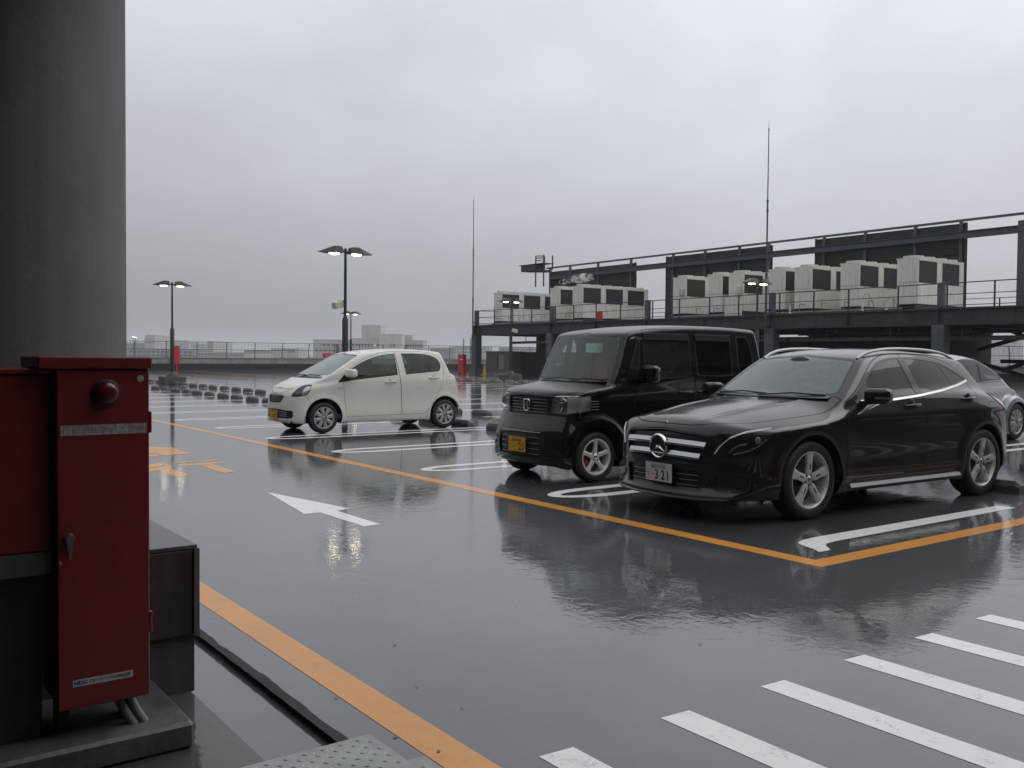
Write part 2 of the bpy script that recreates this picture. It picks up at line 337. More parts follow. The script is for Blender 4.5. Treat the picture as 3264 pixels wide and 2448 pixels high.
# orange lettering on the lane (partly hidden by the cabinet)
def zl(x, y): return tuple(onZ(470+x*0.13562, 1400+y*0.13562)[:2])
for P in ([(-60, 172), (620, 195), (780, 270), (1030, 335), (880, 358), (620, 360), (560, 378), (420, 388), (180, 335), (-60, 328)],
          [(-60, 343), (190, 352), (300, 400), (240, 412), (-60, 418)],
          [(610, 550), (1000, 518), (1640, 476), (1655, 498), (1300, 520), (620, 574)],
          [(650, 602), (1500, 542), (1840, 533), (1845, 558), (1560, 580), (1250, 608), (760, 628)],
          [(1210, 613), (1545, 585), (1700, 640), (2075, 760), (1860, 797), (1760, 787), (1500, 702), (1330, 642)],
          [(-60, 620), (260, 553), (400, 563), (430, 590), (300, 636), (-60, 705)],
          [(-60, 715), (280, 645), (540, 602), (600, 700), (780, 770), (1000, 850), (760, 887), (640, 882), (450, 800), (300, 737), (180, 748), (-60, 790)]):
    flat('floor_lettering', [zl(*q) for q in P], M_orange, deck)
# ragged black joint filler beside the gutter
P = []; ys = np.arange(2.9, 40, 0.05)
P += [(1.468+random.uniform(-0.002, 0.002), y) for y in ys]+[(1.512+0.004*math.sin(y*5.3)+0.003*math.sin(y*17)+random.uniform(-0.003, 0.003), y) for y in ys[::-1]]
jf = MB(); n = len(ys)
vs = [(p[0], p[1], 0.004) for p in P]
jf.add(vs, [(i, i+1, 2*n-2-i, 2*n-1-i) for i in range(n-1)]); jf.build('joint_filler', mat('bitumen', (0.010, 0.010, 0.011), 0.7, bump=0.3, bscale=30, noise=0.4), deck)

# scattered leaves/debris on the deck
LEAVES = []
for i, q in enumerate(((1328, 2190), (1362, 2206), (1472, 2258), (1164, 2276), (1072, 2226), (905, 2121), (1258, 2057), (1325, 2114), (1260, 2351), (2265, 2029), (2232, 2054), (1880, 2020), (1398, 2397), (1542, 2175))):
    if i % 2: continue
    p = onZ(*q); m_ = MB(); a = random.uniform(0, 6); s_ = random.uniform(0.007, 0.012)
    m_.add([(s_*math.cos(t)*math.cos(a)-s_*0.55*math.sin(t)*math.sin(a), s_*math.cos(t)*math.sin(a)+s_*0.55*math.sin(t)*math.cos(a), 0.001) for t in np.linspace(0, 2*math.pi, 11)[:-1]], [tuple(range(10))])
    l = m_.build('dead_leaf', mat('wet_leaf', (0.05, 0.042, 0.036), 0.3), None, loc=(p[0], p[1], 0.003))
    LEAVES.append(l); tag(l, 'x', 'leaf', 'leaf fragments scattered on the wet deck')

for i, l in enumerate(sorted(LEAVES, key=lambda o: o.location.length)): l['label'] = 'small dark wet leaf lying on the deck, %s to the viewer' % ('nearest' if i == 0 else ordinal(i)+' nearest')
# steel tread plates over the gutter
M_plate = mat('galvanised_tread', (0.26, 0.27, 0.26), 0.32, 0.75, noise=0.3, nscale=7, bump=0.15, bscale=90, rvar=0.12)
def tread_plate(x0, x1, y0, y1, z, label):
    t = thing('tread_plate', label, 'metal plate', (x0, y0, 0), 0, 'tread plates bridging the gutter')
    MB().box(0, x1-x0, 0, y1-y0, z-0.006, z).build('plate', M_plate, t)
    s = MB(); d = 0.034; k = 0
    for i in range(int((x1-x0)/d)):
        for j in range(int((y1-y0)/d)):
            cx, cy = (i+0.5)*d, (j+0.5)*d; a = R_(45 if (i+j) % 2 else -45); L, W = 0.013, 0.0042
            P = [(L, 0), (0, W), (-L, 0), (0, -W)]
            s.add([(cx+p*math.cos(a)-q*math.sin(a), cy+p*math.sin(a)+q*math.cos(a), z) for p, q in P]+[(cx, cy, z+0.003)], [(0, 1, 4), (1, 2, 4), (2, 3, 4), (3, 0, 4)])
    o = s.build('tread_pattern', M_plate, t); o['kind'] = 'stuff'; return t
tread_plate(0.72, 1.585, 2.1, 3.0, 0.014, 'chequered steel plate over the gutter beside the near orange line, larger of the two')
tread_plate(1.592, 1.66, 2.1, 2.74, 0.008, 'narrow chequered steel plate next to the near orange line at the bottom edge')

# ------------------------------------------------------------------ entrance canopy and building behind the viewer (unseen; extended to shade the column and cabinet and darken car reflections)
M_wallD = mat('dark_render', (0.05, 0.05, 0.052), 0.6, noise=0.2)
t = thing('entrance_building', 'unseen dark entrance building with canopies and walls extended to cast shade', 'building', (-6, -7, 0))
MB().box(-4, -0.02, -8, 12.22, 0, 10.5).build('wall', M_wallD, t)
MB().box(0.0, 46, -8, 0, 0, 10.5).build('side_wall', M_wallD, t)  # unseen; height and length chosen to darken the car sides
MB().box(-3.9, 7.22, 0.02, 12.2, 3.45, 3.9).build('canopy', M_wallD, t)
MB().box(7.24, 44, 0.02, 5.9, 3.45, 3.9).build('shade_canopy', M_wallD, t)  # added canopy out of view, keeps sky light off cabinet and car sides
MB().box(-3.9, 4.0, 12.25, 67, 0, 5.2).build('dark_reflection_wall', M_wallD, t)  # added unseen wall, gives the car fronts a dark reflection

# ------------------------------------------------------------------ column, pedestal, red fire cabinet
M_conc = mat('smooth_concrete', (0.155, 0.155, 0.158), 0.75, noise=0.12, nscale=3, bump=0.15, bscale=30, streak=0.18)
M_base = mat('dark_grey_base', (0.065, 0.067, 0.078), 0.6, noise=0.3, nscale=4, streak=0.3)
t = thing('concrete_column', 'thick round grey concrete column rising from a brown clad pedestal', 'column', (0.56, 4.46, 0))
prof = [(0.0, 0.6), (0.53, 0.6), (0.53, 3.46), (0, 3.46)]
MB().lathe(prof, n=72).build('shaft', M_conc, t, True)
M_brown = mat('brown_cladding', (0.055, 0.042, 0.034), 0.55, noise=0.35, nscale=5, streak=0.5, bump=0.2, bscale=20)
MB().box(-0.62, 0.655, -0.62, 0.66, 0.0, 0.235).build('base', M_base, t)
pc = MB().box(-0.64, 0.645, -0.64, 0.66, 0.24, 0.595, 0.006); pc.build('cladding', M_brown, t)
MB().box(0.646, 0.668, -0.648, -0.60, 0.238, 0.598).build('edge_trim', mat('zinc_trim', (0.16, 0.155, 0.15), 0.4, 0.4), t)
MB().box(-0.64, 0.66, -0.64, 0.67, 0.597, 0.612).build('cap', M_walk, t)
M_plinth = mat('plinth_concrete', (0.085, 0.087, 0.092), 0.4, noise=0.3, nscale=6, bump=0.25, bscale=25, rvar=0.15)
t = thing('concrete_plinth', 'low grey concrete plinth under the red fire cabinet', 'plinth', (0.52, 3.28, 0))
MB().box(-1.1, 0.52, 0.0, 0.53, 0.0, 0.095, 0.012).build('slab', M_plinth, t)

M_red = mat('red_cabinet_paint', (0.19, 0.016, 0.018), 0.42, noise=0.14, nscale=5, bump=0.03, bscale=60, coat=0.25)
M_redD = mat('red_cabinet_paint_side', (0.19, 0.016, 0.018), 0.42, noise=0.14, nscale=5)
CY = 3.34
tl, br = onY(178, 1141, CY), onY(469, 2215, CY); cx0, cx1 = onY(182, 1700, CY)[0], onY(477, 1700, CY)[0]; cz1, cz0 = 1.383, br[2]
t = thing('fire_cabinet', 'tall narrow red fire extinguishing cabinet with alarm lamp and lever handle', 'fire cabinet', (cx0, CY, 0.0))
cw = cx1-cx0
MB().box(0.004, cw-0.004, 0.012, 0.30, cz0+0.005, cz1-0.04, 0.004).build('casing', M_redD, t)
dr = MB().box(0, cw, 0.0, 0.014, cz0, cz1-0.042, 0.004).build('door', M_red, t)
for hz in (0.42, 1.12):
    MB().box(cw-0.002, cw+0.009, 0.0, 0.02, hz, hz+0.075, 0.003).build('hinge', M_red, dr)
MB().box(-0.055, cw+0.008, -0.010, 0.33, cz1-0.04, cz1, 0.004).build('lid', M_red, t)
lc = onY(338, 1253, CY); lx, lz = lc[0]-cx0, lc[2]
lamp = MB(); lamp.lathe([(0.0, 0.0), (0.047, 0.0), (0.047, -0.006), (0.040, -0.010), (0.0, -0.010)], 'y', 32, (lx, -0.0005, lz))
lamp.build('lamp_bezel', mat('black_rubber', (0.012, 0.012, 0.013), 0.5), t, True)
lens = MB(); lens.lathe([(0.040, -0.010), (0.0385, -0.016), (0.034, -0.022), (0.026, -0.027), (0.015, -0.030), (0.0, -0.031)], 'y', 32, (lx, -0.0005, lz))
lens.build('lamp_lens', mat('red_lens', (0.10, 0.004, 0.008), 0.3, coat=0.3), t, True)
sc = onY(447, 1207, CY)
MB().lathe([(0.0, -0.002), (0.011, -0.002), (0.012, 0.0)], 'y', 20, (sc[0]-cx0, -0.0005, sc[2])).build('round_sticker', mat('sticker_grey', (0.35, 0.37, 0.33), 0.5, noise=0.3, nscale=60), t)
# faded name strip
p0, p1 = onY(199, 1392, CY), onY(471, 1354, CY)
M_strip = mat('faded_strip', (0.42, 0.43, 0.40), 0.5, noise=0.55, nscale=40, col2=(0.62, 0.63, 0.60))
st = MB().box(0.012, cw-0.010, -0.0012, -0.0004, p0[2]+0.002, p0[2]+0.036).build('name_strip', M_strip, t)
RX = Matrix.Rotation(R_(90), 4, 'X')
def on_face(x, y, z): return Matrix.Translation((x, y, z)) @ RX
M_fade = mat('faded_red_print', (0.36, 0.13, 0.11), 0.5, noise=0.5, nscale=55, col2=(0.5, 0.4, 0.37))
text_obj('lettering', '移動式粉末消火設備', 0.031, M_fade, st, on_face(cw/2, -0.0016, p0[2]+0.019), sx=(cw-0.03)/(9*0.031), ext=0.0003)
# maker's label
q0 = onY(232, 2190, CY); q1 = onY(424, 2148, CY); lz0 = q0[2]
ml = MB().box(q0[0]-cx0, q1[0]-cx0, -0.0012, -0.0004, lz0-0.002, lz0+0.021).build('maker_label', mat('label_white', (0.45, 0.46, 0.44), 0.5, noise=0.2, nscale=50), t)
lw = q1[0]-q0[0]; lx0 = q0[0]-cx0
text_obj('lettering', 'NDC', 0.017, mat('label_blue', (0.02, 0.06, 0.36), 0.5), ml, on_face(lx0+lw*0.13, -0.0016, lz0+0.0095), sx=1.1, bold=0.0006, ext=0.0003)
text_obj('lettering', '日本ドライケミカル株式会社', 0.0135, mat('label_black', (0.02, 0.02, 0.02), 0.5), ml, on_face(lx0+lw*0.61, -0.0016, lz0+0.0095), sx=lw*0.70/(13*0.0135), ext=0.0003)
# lever handle
hx, hz = onY(219, 1715, CY)[0]-cx0, onY(219, 1715, CY)[2]
M_steel = mat('dull_steel', (0.33, 0.33, 0.32), 0.35, 0.9)
h = MB(); h.lathe([(0.0, -0.022), (0.013, -0.021), (0.016, -0.014), (0.017, 0.0)], 'y', 20, (hx, 0, hz))
h.add([(hx-0.013, -0.012, hz), (hx+0.013, -0.012, hz), (hx+0.006, -0.016, hz-0.07), (hx-0.005, -0.016, hz-0.07), (hx-0.010, -0.022, hz), (hx+0.010, -0.022, hz), (hx+0.004, -0.021, hz-0.07), (hx-0.003, -0.021, hz-0.07)],
      [(0, 1, 2, 3), (4, 7, 6, 5), (0, 4, 5, 1), (3, 2, 6, 7), (1, 5, 6, 2), (0, 3, 7, 4)])
h.build('lever_handle', M_steel, t, True)
MB().box(0.006, 0.012, -0.003, 0.0, hz-0.085, hz-0.075).build('lock_stud', mat('pale_stud', (0.5, 0.5, 0.48), 0.4), t)
for lx_ in (0.02, cw-0.055):
    MB().box(lx_, lx_+0.035, 0.10, 0.20, 0.096, cz0+0.01).build('foot', M_redD if lx_ > 0.1 else M_base, t)
for k in range(2):
    c = [(cw*0.60+0.035*k, 0.10, cz0+0.06), (cw*0.66+0.035*k, 0.08, cz0+0.01), (cw*0.78+0.035*k, 0.06, 0.13), (cw*0.86+0.035*k, 0.05, 0.09)]
    MB().tube(c, 0.017, 12).build('conduit', mat('grey_conduit', (0.16, 0.165, 0.17), 0.45, noise=0.15, bump=0.3, bscale=120), t, True)
# second red cabinet on the pedestal
t = thing('hose_box', 'red steel box on a grey stand left of the tall red fire cabinet', 'fire cabinet', (cx0-0.012, 3.385, 0))
MB().box(-0.95, 0.0, 0.0, 0.20, 0.735, 1.325, 0.006).build('casing', M_redD, t)
MB().box(-0.96, 0.012, -0.008, 0.205, 1.326, 1.343, 0.003).build('lid', M_red, t)
MB().box(-0.90, -0.02, 0.05, 0.19, 0.0955, 0.734).build('stand', M_brown, t)
MB().box(-0.96, 0.0, -0.004, 0.2, 0.66, 0.734).build('ledge', M_plinth, t)

# ------------------------------------------------------------------ far parapet and safety fence
M_par = mat('parapet_concrete', (0.31, 0.29, 0.262), 0.8, noise=0.25, nscale=1.5, streak=0.3)
M_parD = mat('parapet_waterproofing', (0.016, 0.016, 0.019), 0.6, noise=0.25, nscale=1.2, streak=0.25)
def parapet(x0, x1, y0, y1, label, name='parapet'):
    t = thing(name, label, 'parapet', (0, 0, 0))
    MB().box(x0, x1, y0, y1, 0.0, 0.50).build('lower_band', M_parD, t)
    ins = 0.05
    MB().box(x0+ins, x1-ins, y0+ins, y1-ins, 0.50, 0.955).build('upper_band', M_par, t)
    MB().box(x0-0.03, x1+0.03, y0-0.03, y1+0.03, 0.957, 1.0).build('coping', mat('coping', (0.36, 0.36, 0.35), 0.6, streak=0.25), t); return t
parapet(-34, 62, 77.0, 77.45, 'low concrete parapet with dark base along the far edge of the deck')
parapet(61.55, 62, -40, 76.95, 'low concrete parapet beyond the equipment platform on the right')
M_fence = mat('fence_steel', (0.11, 0.115, 0.12), 0.5, 0.3, noise=0.2)
M_bracket = mat('fence_bracket', (0.14, 0.165, 0.17), 0.5, 0.2)
def fence(p_from, p_to, inward, label):
    a, b_ = np.array(p_from, float), np.array(p_to, float); L = np.linalg.norm(b_-a); d = (b_-a)/L; inn = np.array(inward, float); n = int(L/2.47)
    t = thing('safety_fence', label, 'fence', (0, 0, 0))
    post = MB(); post.tube([(0, 0, 0.48), (0, 0, 1.62), (inn[0]*0.16, inn[1]*0.16, 2.28)], 0.035, 6); pm = post.mesh('post', M_fence)
    brm = MB().box(-0.09, 0.09, -0.09, 0.09, 0.52, 1.06).mesh('bracket', M_bracket)
    arm = MB().beam((-d[0]*0.22, -d[1]*0.22, 1.66), (d[0]*0.22, d[1]*0.22, 1.66), 0.05, 0.05).beam((inn[0]*0.16-d[0]*0.22, inn[1]*0.16-d[1]*0.22, 2.28), (inn[0]*0.16+d[0]*0.22, inn[1]*0.16+d[1]*0.22, 2.28), 0.05, 0.05).mesh('clamp', M_fence)
    for i in range(n+1):
        p = a+d*min(L, i*2.47+0.05); o = link('post', pm, t, (p[0], p[1], 0)); link('bracket', brm, o, (inn[0]*0.05, inn[1]*0.05, 0)); link('clamp', arm, o)
    def wire(off, z, r): MB().tube([(a[0]+inn[0]*off, a[1]+inn[1]*off, z), (b_[0]+inn[0]*off, b_[1]+inn[1]*off, z)], r, 5).build('rail' if r > 0.015 else 'wire', M_fence, t)
    wire(0.16, 2.28, 0.024); wire(0, 1.66, 0.024); wire(0, 1.06, 0.012)
    mesh_ = MB()
    for q in np.arange(0.0, L, 0.30):
        p = a+d*q; mesh_.add([(p[0]-d[0]*.005, p[1]-d[1]*.005, 1.07), (p[0]+d[0]*.005, p[1]+d[1]*.005, 1.07), (p[0]+d[0]*.005, p[1]+d[1]*.005, 1.65), (p[0]-d[0]*.005, p[1]-d[1]*.005, 1.65), (p[0]+d[0]*.005+inn[0]*.155, p[1]+d[1]*.005+inn[1]*.155, 2.27), (p[0]-d[0]*.005+inn[0]*.155, p[1]-d[1]*.005+inn[1]*.155, 2.27)], [(0, 1, 2, 3), (3, 2, 4, 5)])
    mo = mesh_.build('mesh_wires', M_fence, t); mo['kind'] = 'stuff'
    for z in (1.2, 1.35, 1.5): wire(0, z, 0.006)
    for z in (1.82, 1.98, 2.13): wire(0.16*(z-1.62)/0.66, z, 0.006)
    return t
fence((-32.2, 77.2), (61.5, 77.2), (0, -1), 'grey steel safety fence with cranked posts on the far parapet')
fence((61.75, -30), (61.75, 76.5), (-1, 0), 'grey steel safety fence behind the equipment platform')
# ------------------------------------------------------------------ raised steel equipment platform
M_steelD = mat('platform_steel', (0.040, 0.044, 0.052), 0.55, 0.2, noise=0.35, nscale=1.4, streak=0.4)
M_steelB = mat('platform_steel_blue', (0.085, 0.098, 0.115), 0.5, 0.2, noise=0.25, nscale=1.5, streak=0.3)
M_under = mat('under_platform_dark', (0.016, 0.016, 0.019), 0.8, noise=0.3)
XD = 38.5; CYS = [12.35, 21.2, 30.05, 38.9, 47.75, 56.55]
plat = thing('equipment_platform', 'raised dark steel platform carrying the white cooling units', 'platform', (XD, 30, 0))
def P_(b, name, m, parent=plat, smooth=False):
    o = b.build(name, m, None, smooth); o.parent = parent; o.matrix_parent_inverse = Matrix.Translation(-parent.location); return o
def ibeam(p0, p1, h, wd):
    b = MB(); p0, p1 = Vector(p0), Vector(p1)
    b.beam(p0, p1, wd*0.12, h-0.06); up = Vector((0, 0, h/2-0.015)); b.beam(p0+up, p1+up, wd, 0.03); b.beam(p0-up, p1-up, wd, 0.03); return b
P_(ibeam((XD, 10, 3.20), (XD, 57.0, 3.20), 0.70, 0.36), 'front_beam', M_steelD)
for y in np.arange(12.4, 57, 4.425):
    P_(MB().box(XD-0.16, XD+0.16, y-0.012, y+0.012, 2.90, 3.51), 'web_stiffener', M_steelD)
P_(ibeam((XD, 56.9, 3.20), (49.5, 56.9, 3.20), 0.70, 0.34), 'end_beam', M_steelD)
for y in CYS[:-1]: P_(ibeam((XD+0.1, y, 3.15), (49.5, y, 3.15), 0.60, 0.3), 'cross_beam', M_steelD)
P_(ibeam((48.6, 10, 3.2), (48.6, 57, 3.2), 0.7, 0.34), 'rear_beam', M_steelD)
P_(MB().box(XD-0.05, 49.6, 10, 57.0, 3.553, 3.60), 'deck_grating', mat('grating', (0.05, 0.052, 0.055), 0.7, noise=0.3, nscale=12))
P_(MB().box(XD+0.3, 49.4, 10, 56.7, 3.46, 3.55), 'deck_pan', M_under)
for y in CYS:
    P_(MB().box(XD-0.28, XD+0.28, y-0.28, y+0.28, 0.35, 2.848, 0.02), 'column', M_steelB)
    P_(MB().box(XD-0.42, XD+0.42, y-0.42, y+0.42, 0.0, 0.349), 'column_base', mat('footing', (0.11, 0.10, 0.095), 0.8, noise=0.3))
    P_(MB().box(XD-0.13, XD+0.13, y-0.13, y+0.13, 3.601, 4.68, 0.01), 'post_stub', M_steelB)
    P_(MB().box(48.3, 48.9, y-0.25, y+0.25, 0.0, 2.848), 'column', M_steelD)
# X braces
for ya, yb in ((21.5, 29.8), (12.6, 20.9)):
    P_(MB().beam((48.3, ya, 0.4), (48.3, yb, 2.75), 0.16, 0.2), 'brace', M_under); P_(MB().beam((48.1, yb, 0.4), (48.1, ya, 2.75), 0.16, 0.2), 'brace', M_under)
P_(MB().beam((41.0, 29.8, 2.7), (41.0, 25.2, 1.0), 0.16, 0.22), 'brace', M_under)
for (x0, y0, z0), (x1, y1, z1) in (((43.5, 20.6, 2.72), (43.5, 16.6, 0.9)), ((43.3, 16.2, 2.6), (43.3, 20.9, 0.9)), ((43.4, 15, 1.33), (43.4, 21, 1.33))):
    P_(MB().beam((x0, y0, z0), (x1, y1, z1), 0.14, 0.18), 'brace', M_under)
# railing
rail = thing('platform_railing', 'thin dark steel railing along the edge of the equipment platform', 'railing', (XD, 30, 3.6))
M_rail = mat('railing_steel', (0.045, 0.05, 0.055), 0.5, 0.3)
pm = MB().box(-0.028, 0.028, -0.028, 0.028, 0, 1.04).mesh('post', M_rail)
for y in [56.3, 54.3, 52.1, 49.95, 47.4, 45.55, 43.4, 41.2, 38.5, 36.4, 34.2, 32.2, 29.6, 27.6, 25.7, 23.2, 20.95, 18.95, 17.0, 15, 13]:
    link('post', pm, rail, (0, y-30, 0))
for z, r in ((1.04, 0.026), (0.56, 0.018), (0.10, 0.018)):
    MB().tube([(0, -20, z), (0, 26.5, z)], r, 6).build('rail', M_rail, rail)
for z in (1.04, 0.56, 0.10): MB().tube([(0.0, 26.6, z), (10, 26.6, z)], 0.02, 6).build('end_rail', M_rail, rail)
rr = thing('rear_railing', 'thin steel railing along the back edge of the equipment platform', 'railing', (49.3, 15, 3.6))
for y in (-3, 0, 3, 6, 9, 33, 36): link('post', pm, rr, (0, y, 0))
for z in (1.04, 0.6, 0.2): MB().tube([(0, -5, z), (0, 42, z)], 0.02, 6).build('rail', M_rail, rr)

M_pipe0 = mat('copper_lagging', (0.10, 0.075, 0.06), 0.6)
# white cooling units: build one module, copy it
M_ac = mat('cooler_casing', (0.76, 0.72, 0.635), 0.55, noise=0.07, nscale=1.5, streak=0.26)
M_coil = mat('cooler_coil', (0.02, 0.021, 0.025), 0.7, noise=0.25, nscale=14)
M_fan = mat('cooler_fan_ring', (0.60, 0.59, 0.55), 0.6, noise=0.1)
def cooler():
    t = thing('cooling_unit', 'x', 'cooling unit', (0, 0, 0), 0, 'white cooling units on the raised platform')
    Wd, Dp, Hh = 1.99, 1.12, 2.14
    cs = MB(); cs.box(0, Wd, 0.05, Dp-0.05, 0.0, Hh-0.06)
    cs.build('casing', M_ac, t)
    for x0, x1 in ((0, 0.03), (1.60, Wd)): MB().box(x0, x1, 0.0, 0.0495, 0.98, Hh-0.06).build('corner_post', M_ac, t)
    MB().box(0.03, 1.60, 0.0, 0.0495, Hh-0.14, Hh-0.06).build('head_panel', M_ac, t)
    MB().box(0.0, 0.985, 0.0, 0.0495, 0.0, 0.965, 0.004).build('service_panel', M_ac, t); MB().box(0.995, Wd, 0.0, 0.0495, 0.0, 0.965, 0.004).build('service_panel', M_ac, t)
    co = MB().box(0.032, 1.598, 0.02, 0.0492, 0.985, Hh-0.142).build('coil', M_coil, t)
    MB().box(-0.004, Wd+0.004, -0.004, Dp+0.004, Hh-0.0595, Hh).build('top_panel', M_ac, t)
    MB().box(-0.006, 0.0, 0.06, Dp-0.06, 1.0, 1.012).build('seam', mat('seam_dark', (0.1, 0.1, 0.09), 0.8), t)
    MB().box(0.35, 0.6, -0.006, 0.0, 0.90, 0.925).build('panel_handle', mat('panel_handle', (0.05, 0.05, 0.05), 0.6), t)
    for cx in (0.5, 1.48):
        f = MB(); f.lathe([(0.44, 0.0), (0.46, 0.11), (0.40, 0.11), (0.38, 0.02), (0, 0.02)], 'z', 20, (cx, Dp/2, Hh)); o = f.build('fan_ring', M_fan, t, True)
        g = MB()
        for k in range(8):
            a = math.pi*k/8; g.beam((cx-0.4*math.cos(a), Dp/2-0.4*math.sin(a), Hh+0.1), (cx+0.4*math.cos(a), Dp/2+0.4*math.sin(a), Hh+0.1), 0.012, 0.012)
        g.build('fan_grille', M_fence, o)
    MB().box(0.05, Wd-0.05, 0.08, 0.2, -0.35, -0.004).build('base_rail', M_rail, t); MB().box(0.05, Wd-0.05, Dp-0.2, Dp-0.08, -0.35, -0.004).build('base_rail', M_rail, t)
    return t
ROWS = [(56.16, 3, 'leftmost row'), (49.37, 1, 'row left of the steam'), (46.98, 3, 'row of three behind the red box'), (37.75, 2, 'row left of the middle screen'), (35.06, 1, 'row between two grey switch boxes'), (33.53, 2, 'row behind the lamp head'),
        (30.81, 1, 'row behind the tall lightning rod'), (29.16, 2, 'row right of the tall rod'), (26.44, 2, 'row above the two white valves'), (23.42, 2, 'rightmost row')]
proto = cooler(); first = True; ac_objs = {}
for ri, (y, n, desc) in enumerate(ROWS):
    for k in range(n):
        o = proto if first else copy_tree(proto); first = False
        o.location = (40.5+2.02*k, y, 3.955); ac_objs[(ri, k)] = o
        o['label'] = ('white cooling unit, ' + (('nearest' if k == 0 else ordinal(k)+' from the rail') + ' in the ' if n > 1 else 'alone in the ') + desc)
# grey switch boxes fixed on two units, white cabinet, white valves, red box on the platform
M_box = mat('switch_box', (0.5, 0.5, 0.47), 0.5)
for px, lab in ((2172, 'small grey switch box on the cooling unit left of the lamp head'), (2356, 'small grey switch box on the cooling unit right behind the lamp head')):
    p = onX(px, 932 if px < 2200 else 925, 40.42)
    t = thing('switch_box', lab, 'switch box', (40.38, p[1], p[2])); MB().box(0, 0.1, -0.16, 0.16, -0.18, 0.18, 0.01).build('casing', M_box, t); MB().box(-0.012, -0.001, -0.12, 0.12, -0.13, 0.13, 0.004).build('cover', M_box, t)
pa, pb = onX(2310, 935, 39.6), onX(2352, 998, 39.6)
t = thing('control_cabinet', 'slim white control cabinet in front of the cooling units', 'cabinet', (39.6, (pa[1]+pb[1])/2, 3.6)); hw_ = abs(pa[1]-pb[1])/2
MB().box(0, 0.35, -hw_, hw_, 0.0, 1.10, 0.01).build('casing', M_ac, t); MB().box(-0.02, 0.38, -hw_-0.03, hw_+0.03, 1.101, 1.14).build('cap', M_ac, t); MB().box(-0.012, -0.001, -hw_+0.05, hw_-0.05, 0.06, 1.05, 0.004).build('door', M_ac, t)
M_valve = mat('valve_white', (0.7, 0.7, 0.68), 0.4)
for (px, py), lab in (((2518, 990), 'short white vent pipe with a flat cap beside the tall lightning rod'), ((2749, 985), 'white upright pressure tank with a copper hose on the platform edge'), ((2825, 980), 'small white valve body at the foot of the cooling units')):
    p = onX(px, py, 39.0); t = thing('white_valve', lab, 'valve', (39.0, p[1], 3.6))
    hh = 0.5 if px != 2825 else 0.32
    MB().lathe([(0, 0.0), (0.055, 0.0), (0.055, hh), (0.03, hh+0.03), (0, hh+0.03)], 'z', 14).build('body', M_valve, t, True)
    if px == 2518: MB().lathe([(0, hh+0.031), (0.16, hh+0.035), (0.16, hh+0.06), (0, hh+0.07)], 'z', 16).build('cap', M_valve, t, True)
    else:
        MB().lathe([(0, hh+0.031), (0.07, hh+0.031), (0.07, hh+0.08), (0, hh+0.09)], 'z', 14).build('cap', M_valve, t, True)
        MB().tube([(0, 0, hh+0.08), (0.05, -0.1, hh+0.3), (0.1, -0.25, hh+0.28), (0.2, -0.4, hh-0.1), (0.3, -0.45, hh-0.4)], 0.014, 6).build('hose', mat('copper_hose', (0.22, 0.12, 0.06), 0.5), t, True)
M_redB = mat('bright_red_paint', (0.52, 0.022, 0.03), 0.45, noise=0.1)
p = onX(1908, 1000, 38.8); t = thing('red_equipment_box', 'small red box on the platform edge below the row of three cooling units', 'fire box', (38.75, p[1], 3.6))
MB().box(0, 0.25, -0.19, 0.19, 0.0, 0.60, 0.015).build('casing', M_redB, t); MB().box(-0.012, -0.001, -0.15, 0.15, 0.06, 0.54, 0.004).build('door', M_redB, t)

M_cond = mat('grey_pipe', (0.22, 0.22, 0.21), 0.5, noise=0.2)
for y0, y1, z, lab in ((24.0, 31.6, 3.74, 'grey conduit along the feet of the right cooling units'), (33.6, 38.4, 3.74, 'grey conduit along the feet of the middle cooling units'), (46.6, 56.8, 3.74, 'grey conduit along the feet of the left cooling units')):
    t = thing('conduit_run', lab, 'conduit', (40.1, y0, z)); MB().tube([(0, 0, 0), (0, y1-y0, 0)], 0.05, 8).build('pipe', M_cond, t, True); MB().tube([(0.12, 0, 0.05), (0.12, y1-y0, 0.05)], 0.03, 8).build('pipe', M_pipe0, t, True)
    for k in range(int((y1-y0)/1.3)): MB().tube([(0, 0.4+1.3*k, 0), (0, 0.4+1.3*k, 0.42), (0.4, 0.4+1.3*k, 0.42)], 0.025, 6).build('branch_pipe', M_cond, t, True)
# dark brown sound screens on a steel frame
XS = 47.4
M_scr = mat('screen_panel', (0.032, 0.020, 0.018), 0.6, noise=0.3, nscale=1.5, streak=0.5)
M_scrf = mat('screen_frame', (0.085, 0.095, 0.11), 0.5, 0.2, noise=0.2, streak=0.2)
fr = thing('screen_frame', 'long grey-blue steel frame holding the brown sound screens', 'steel frame', (XS, 40, 3.6))
MB().beam((0.0, -30, 5.02), (0.0, 19.5, 4.92), 0.12, 0.12).build('top_rail', M_scrf, fr)
ibeam((-0.25, -20, 4.22), (-0.25, 18.8, 4.14), 0.36, 0.3).build('beam', M_scrf, fr)
for y in (59.0, 56.5, 53.2, 49.6, 45.4, 42.5, 39.6, 37.3, 33.3, 30.6, 27.6, 25.1):
    MB().box(-0.13, 0.02, y-40-0.07, y-40+0.07, 0.0, 4.95).build('upright', M_scrf, fr)
MB().box(-0.4, 0.2, 21.55-40, 22.1-40, 0.0, 4.62, 0.02).build('corner_column', M_scrf, fr); MB().box(-0.15, -0.05, 21.75-40, 21.9-40, 4.621, 4.76).build('column_pin', M_scrf, fr)
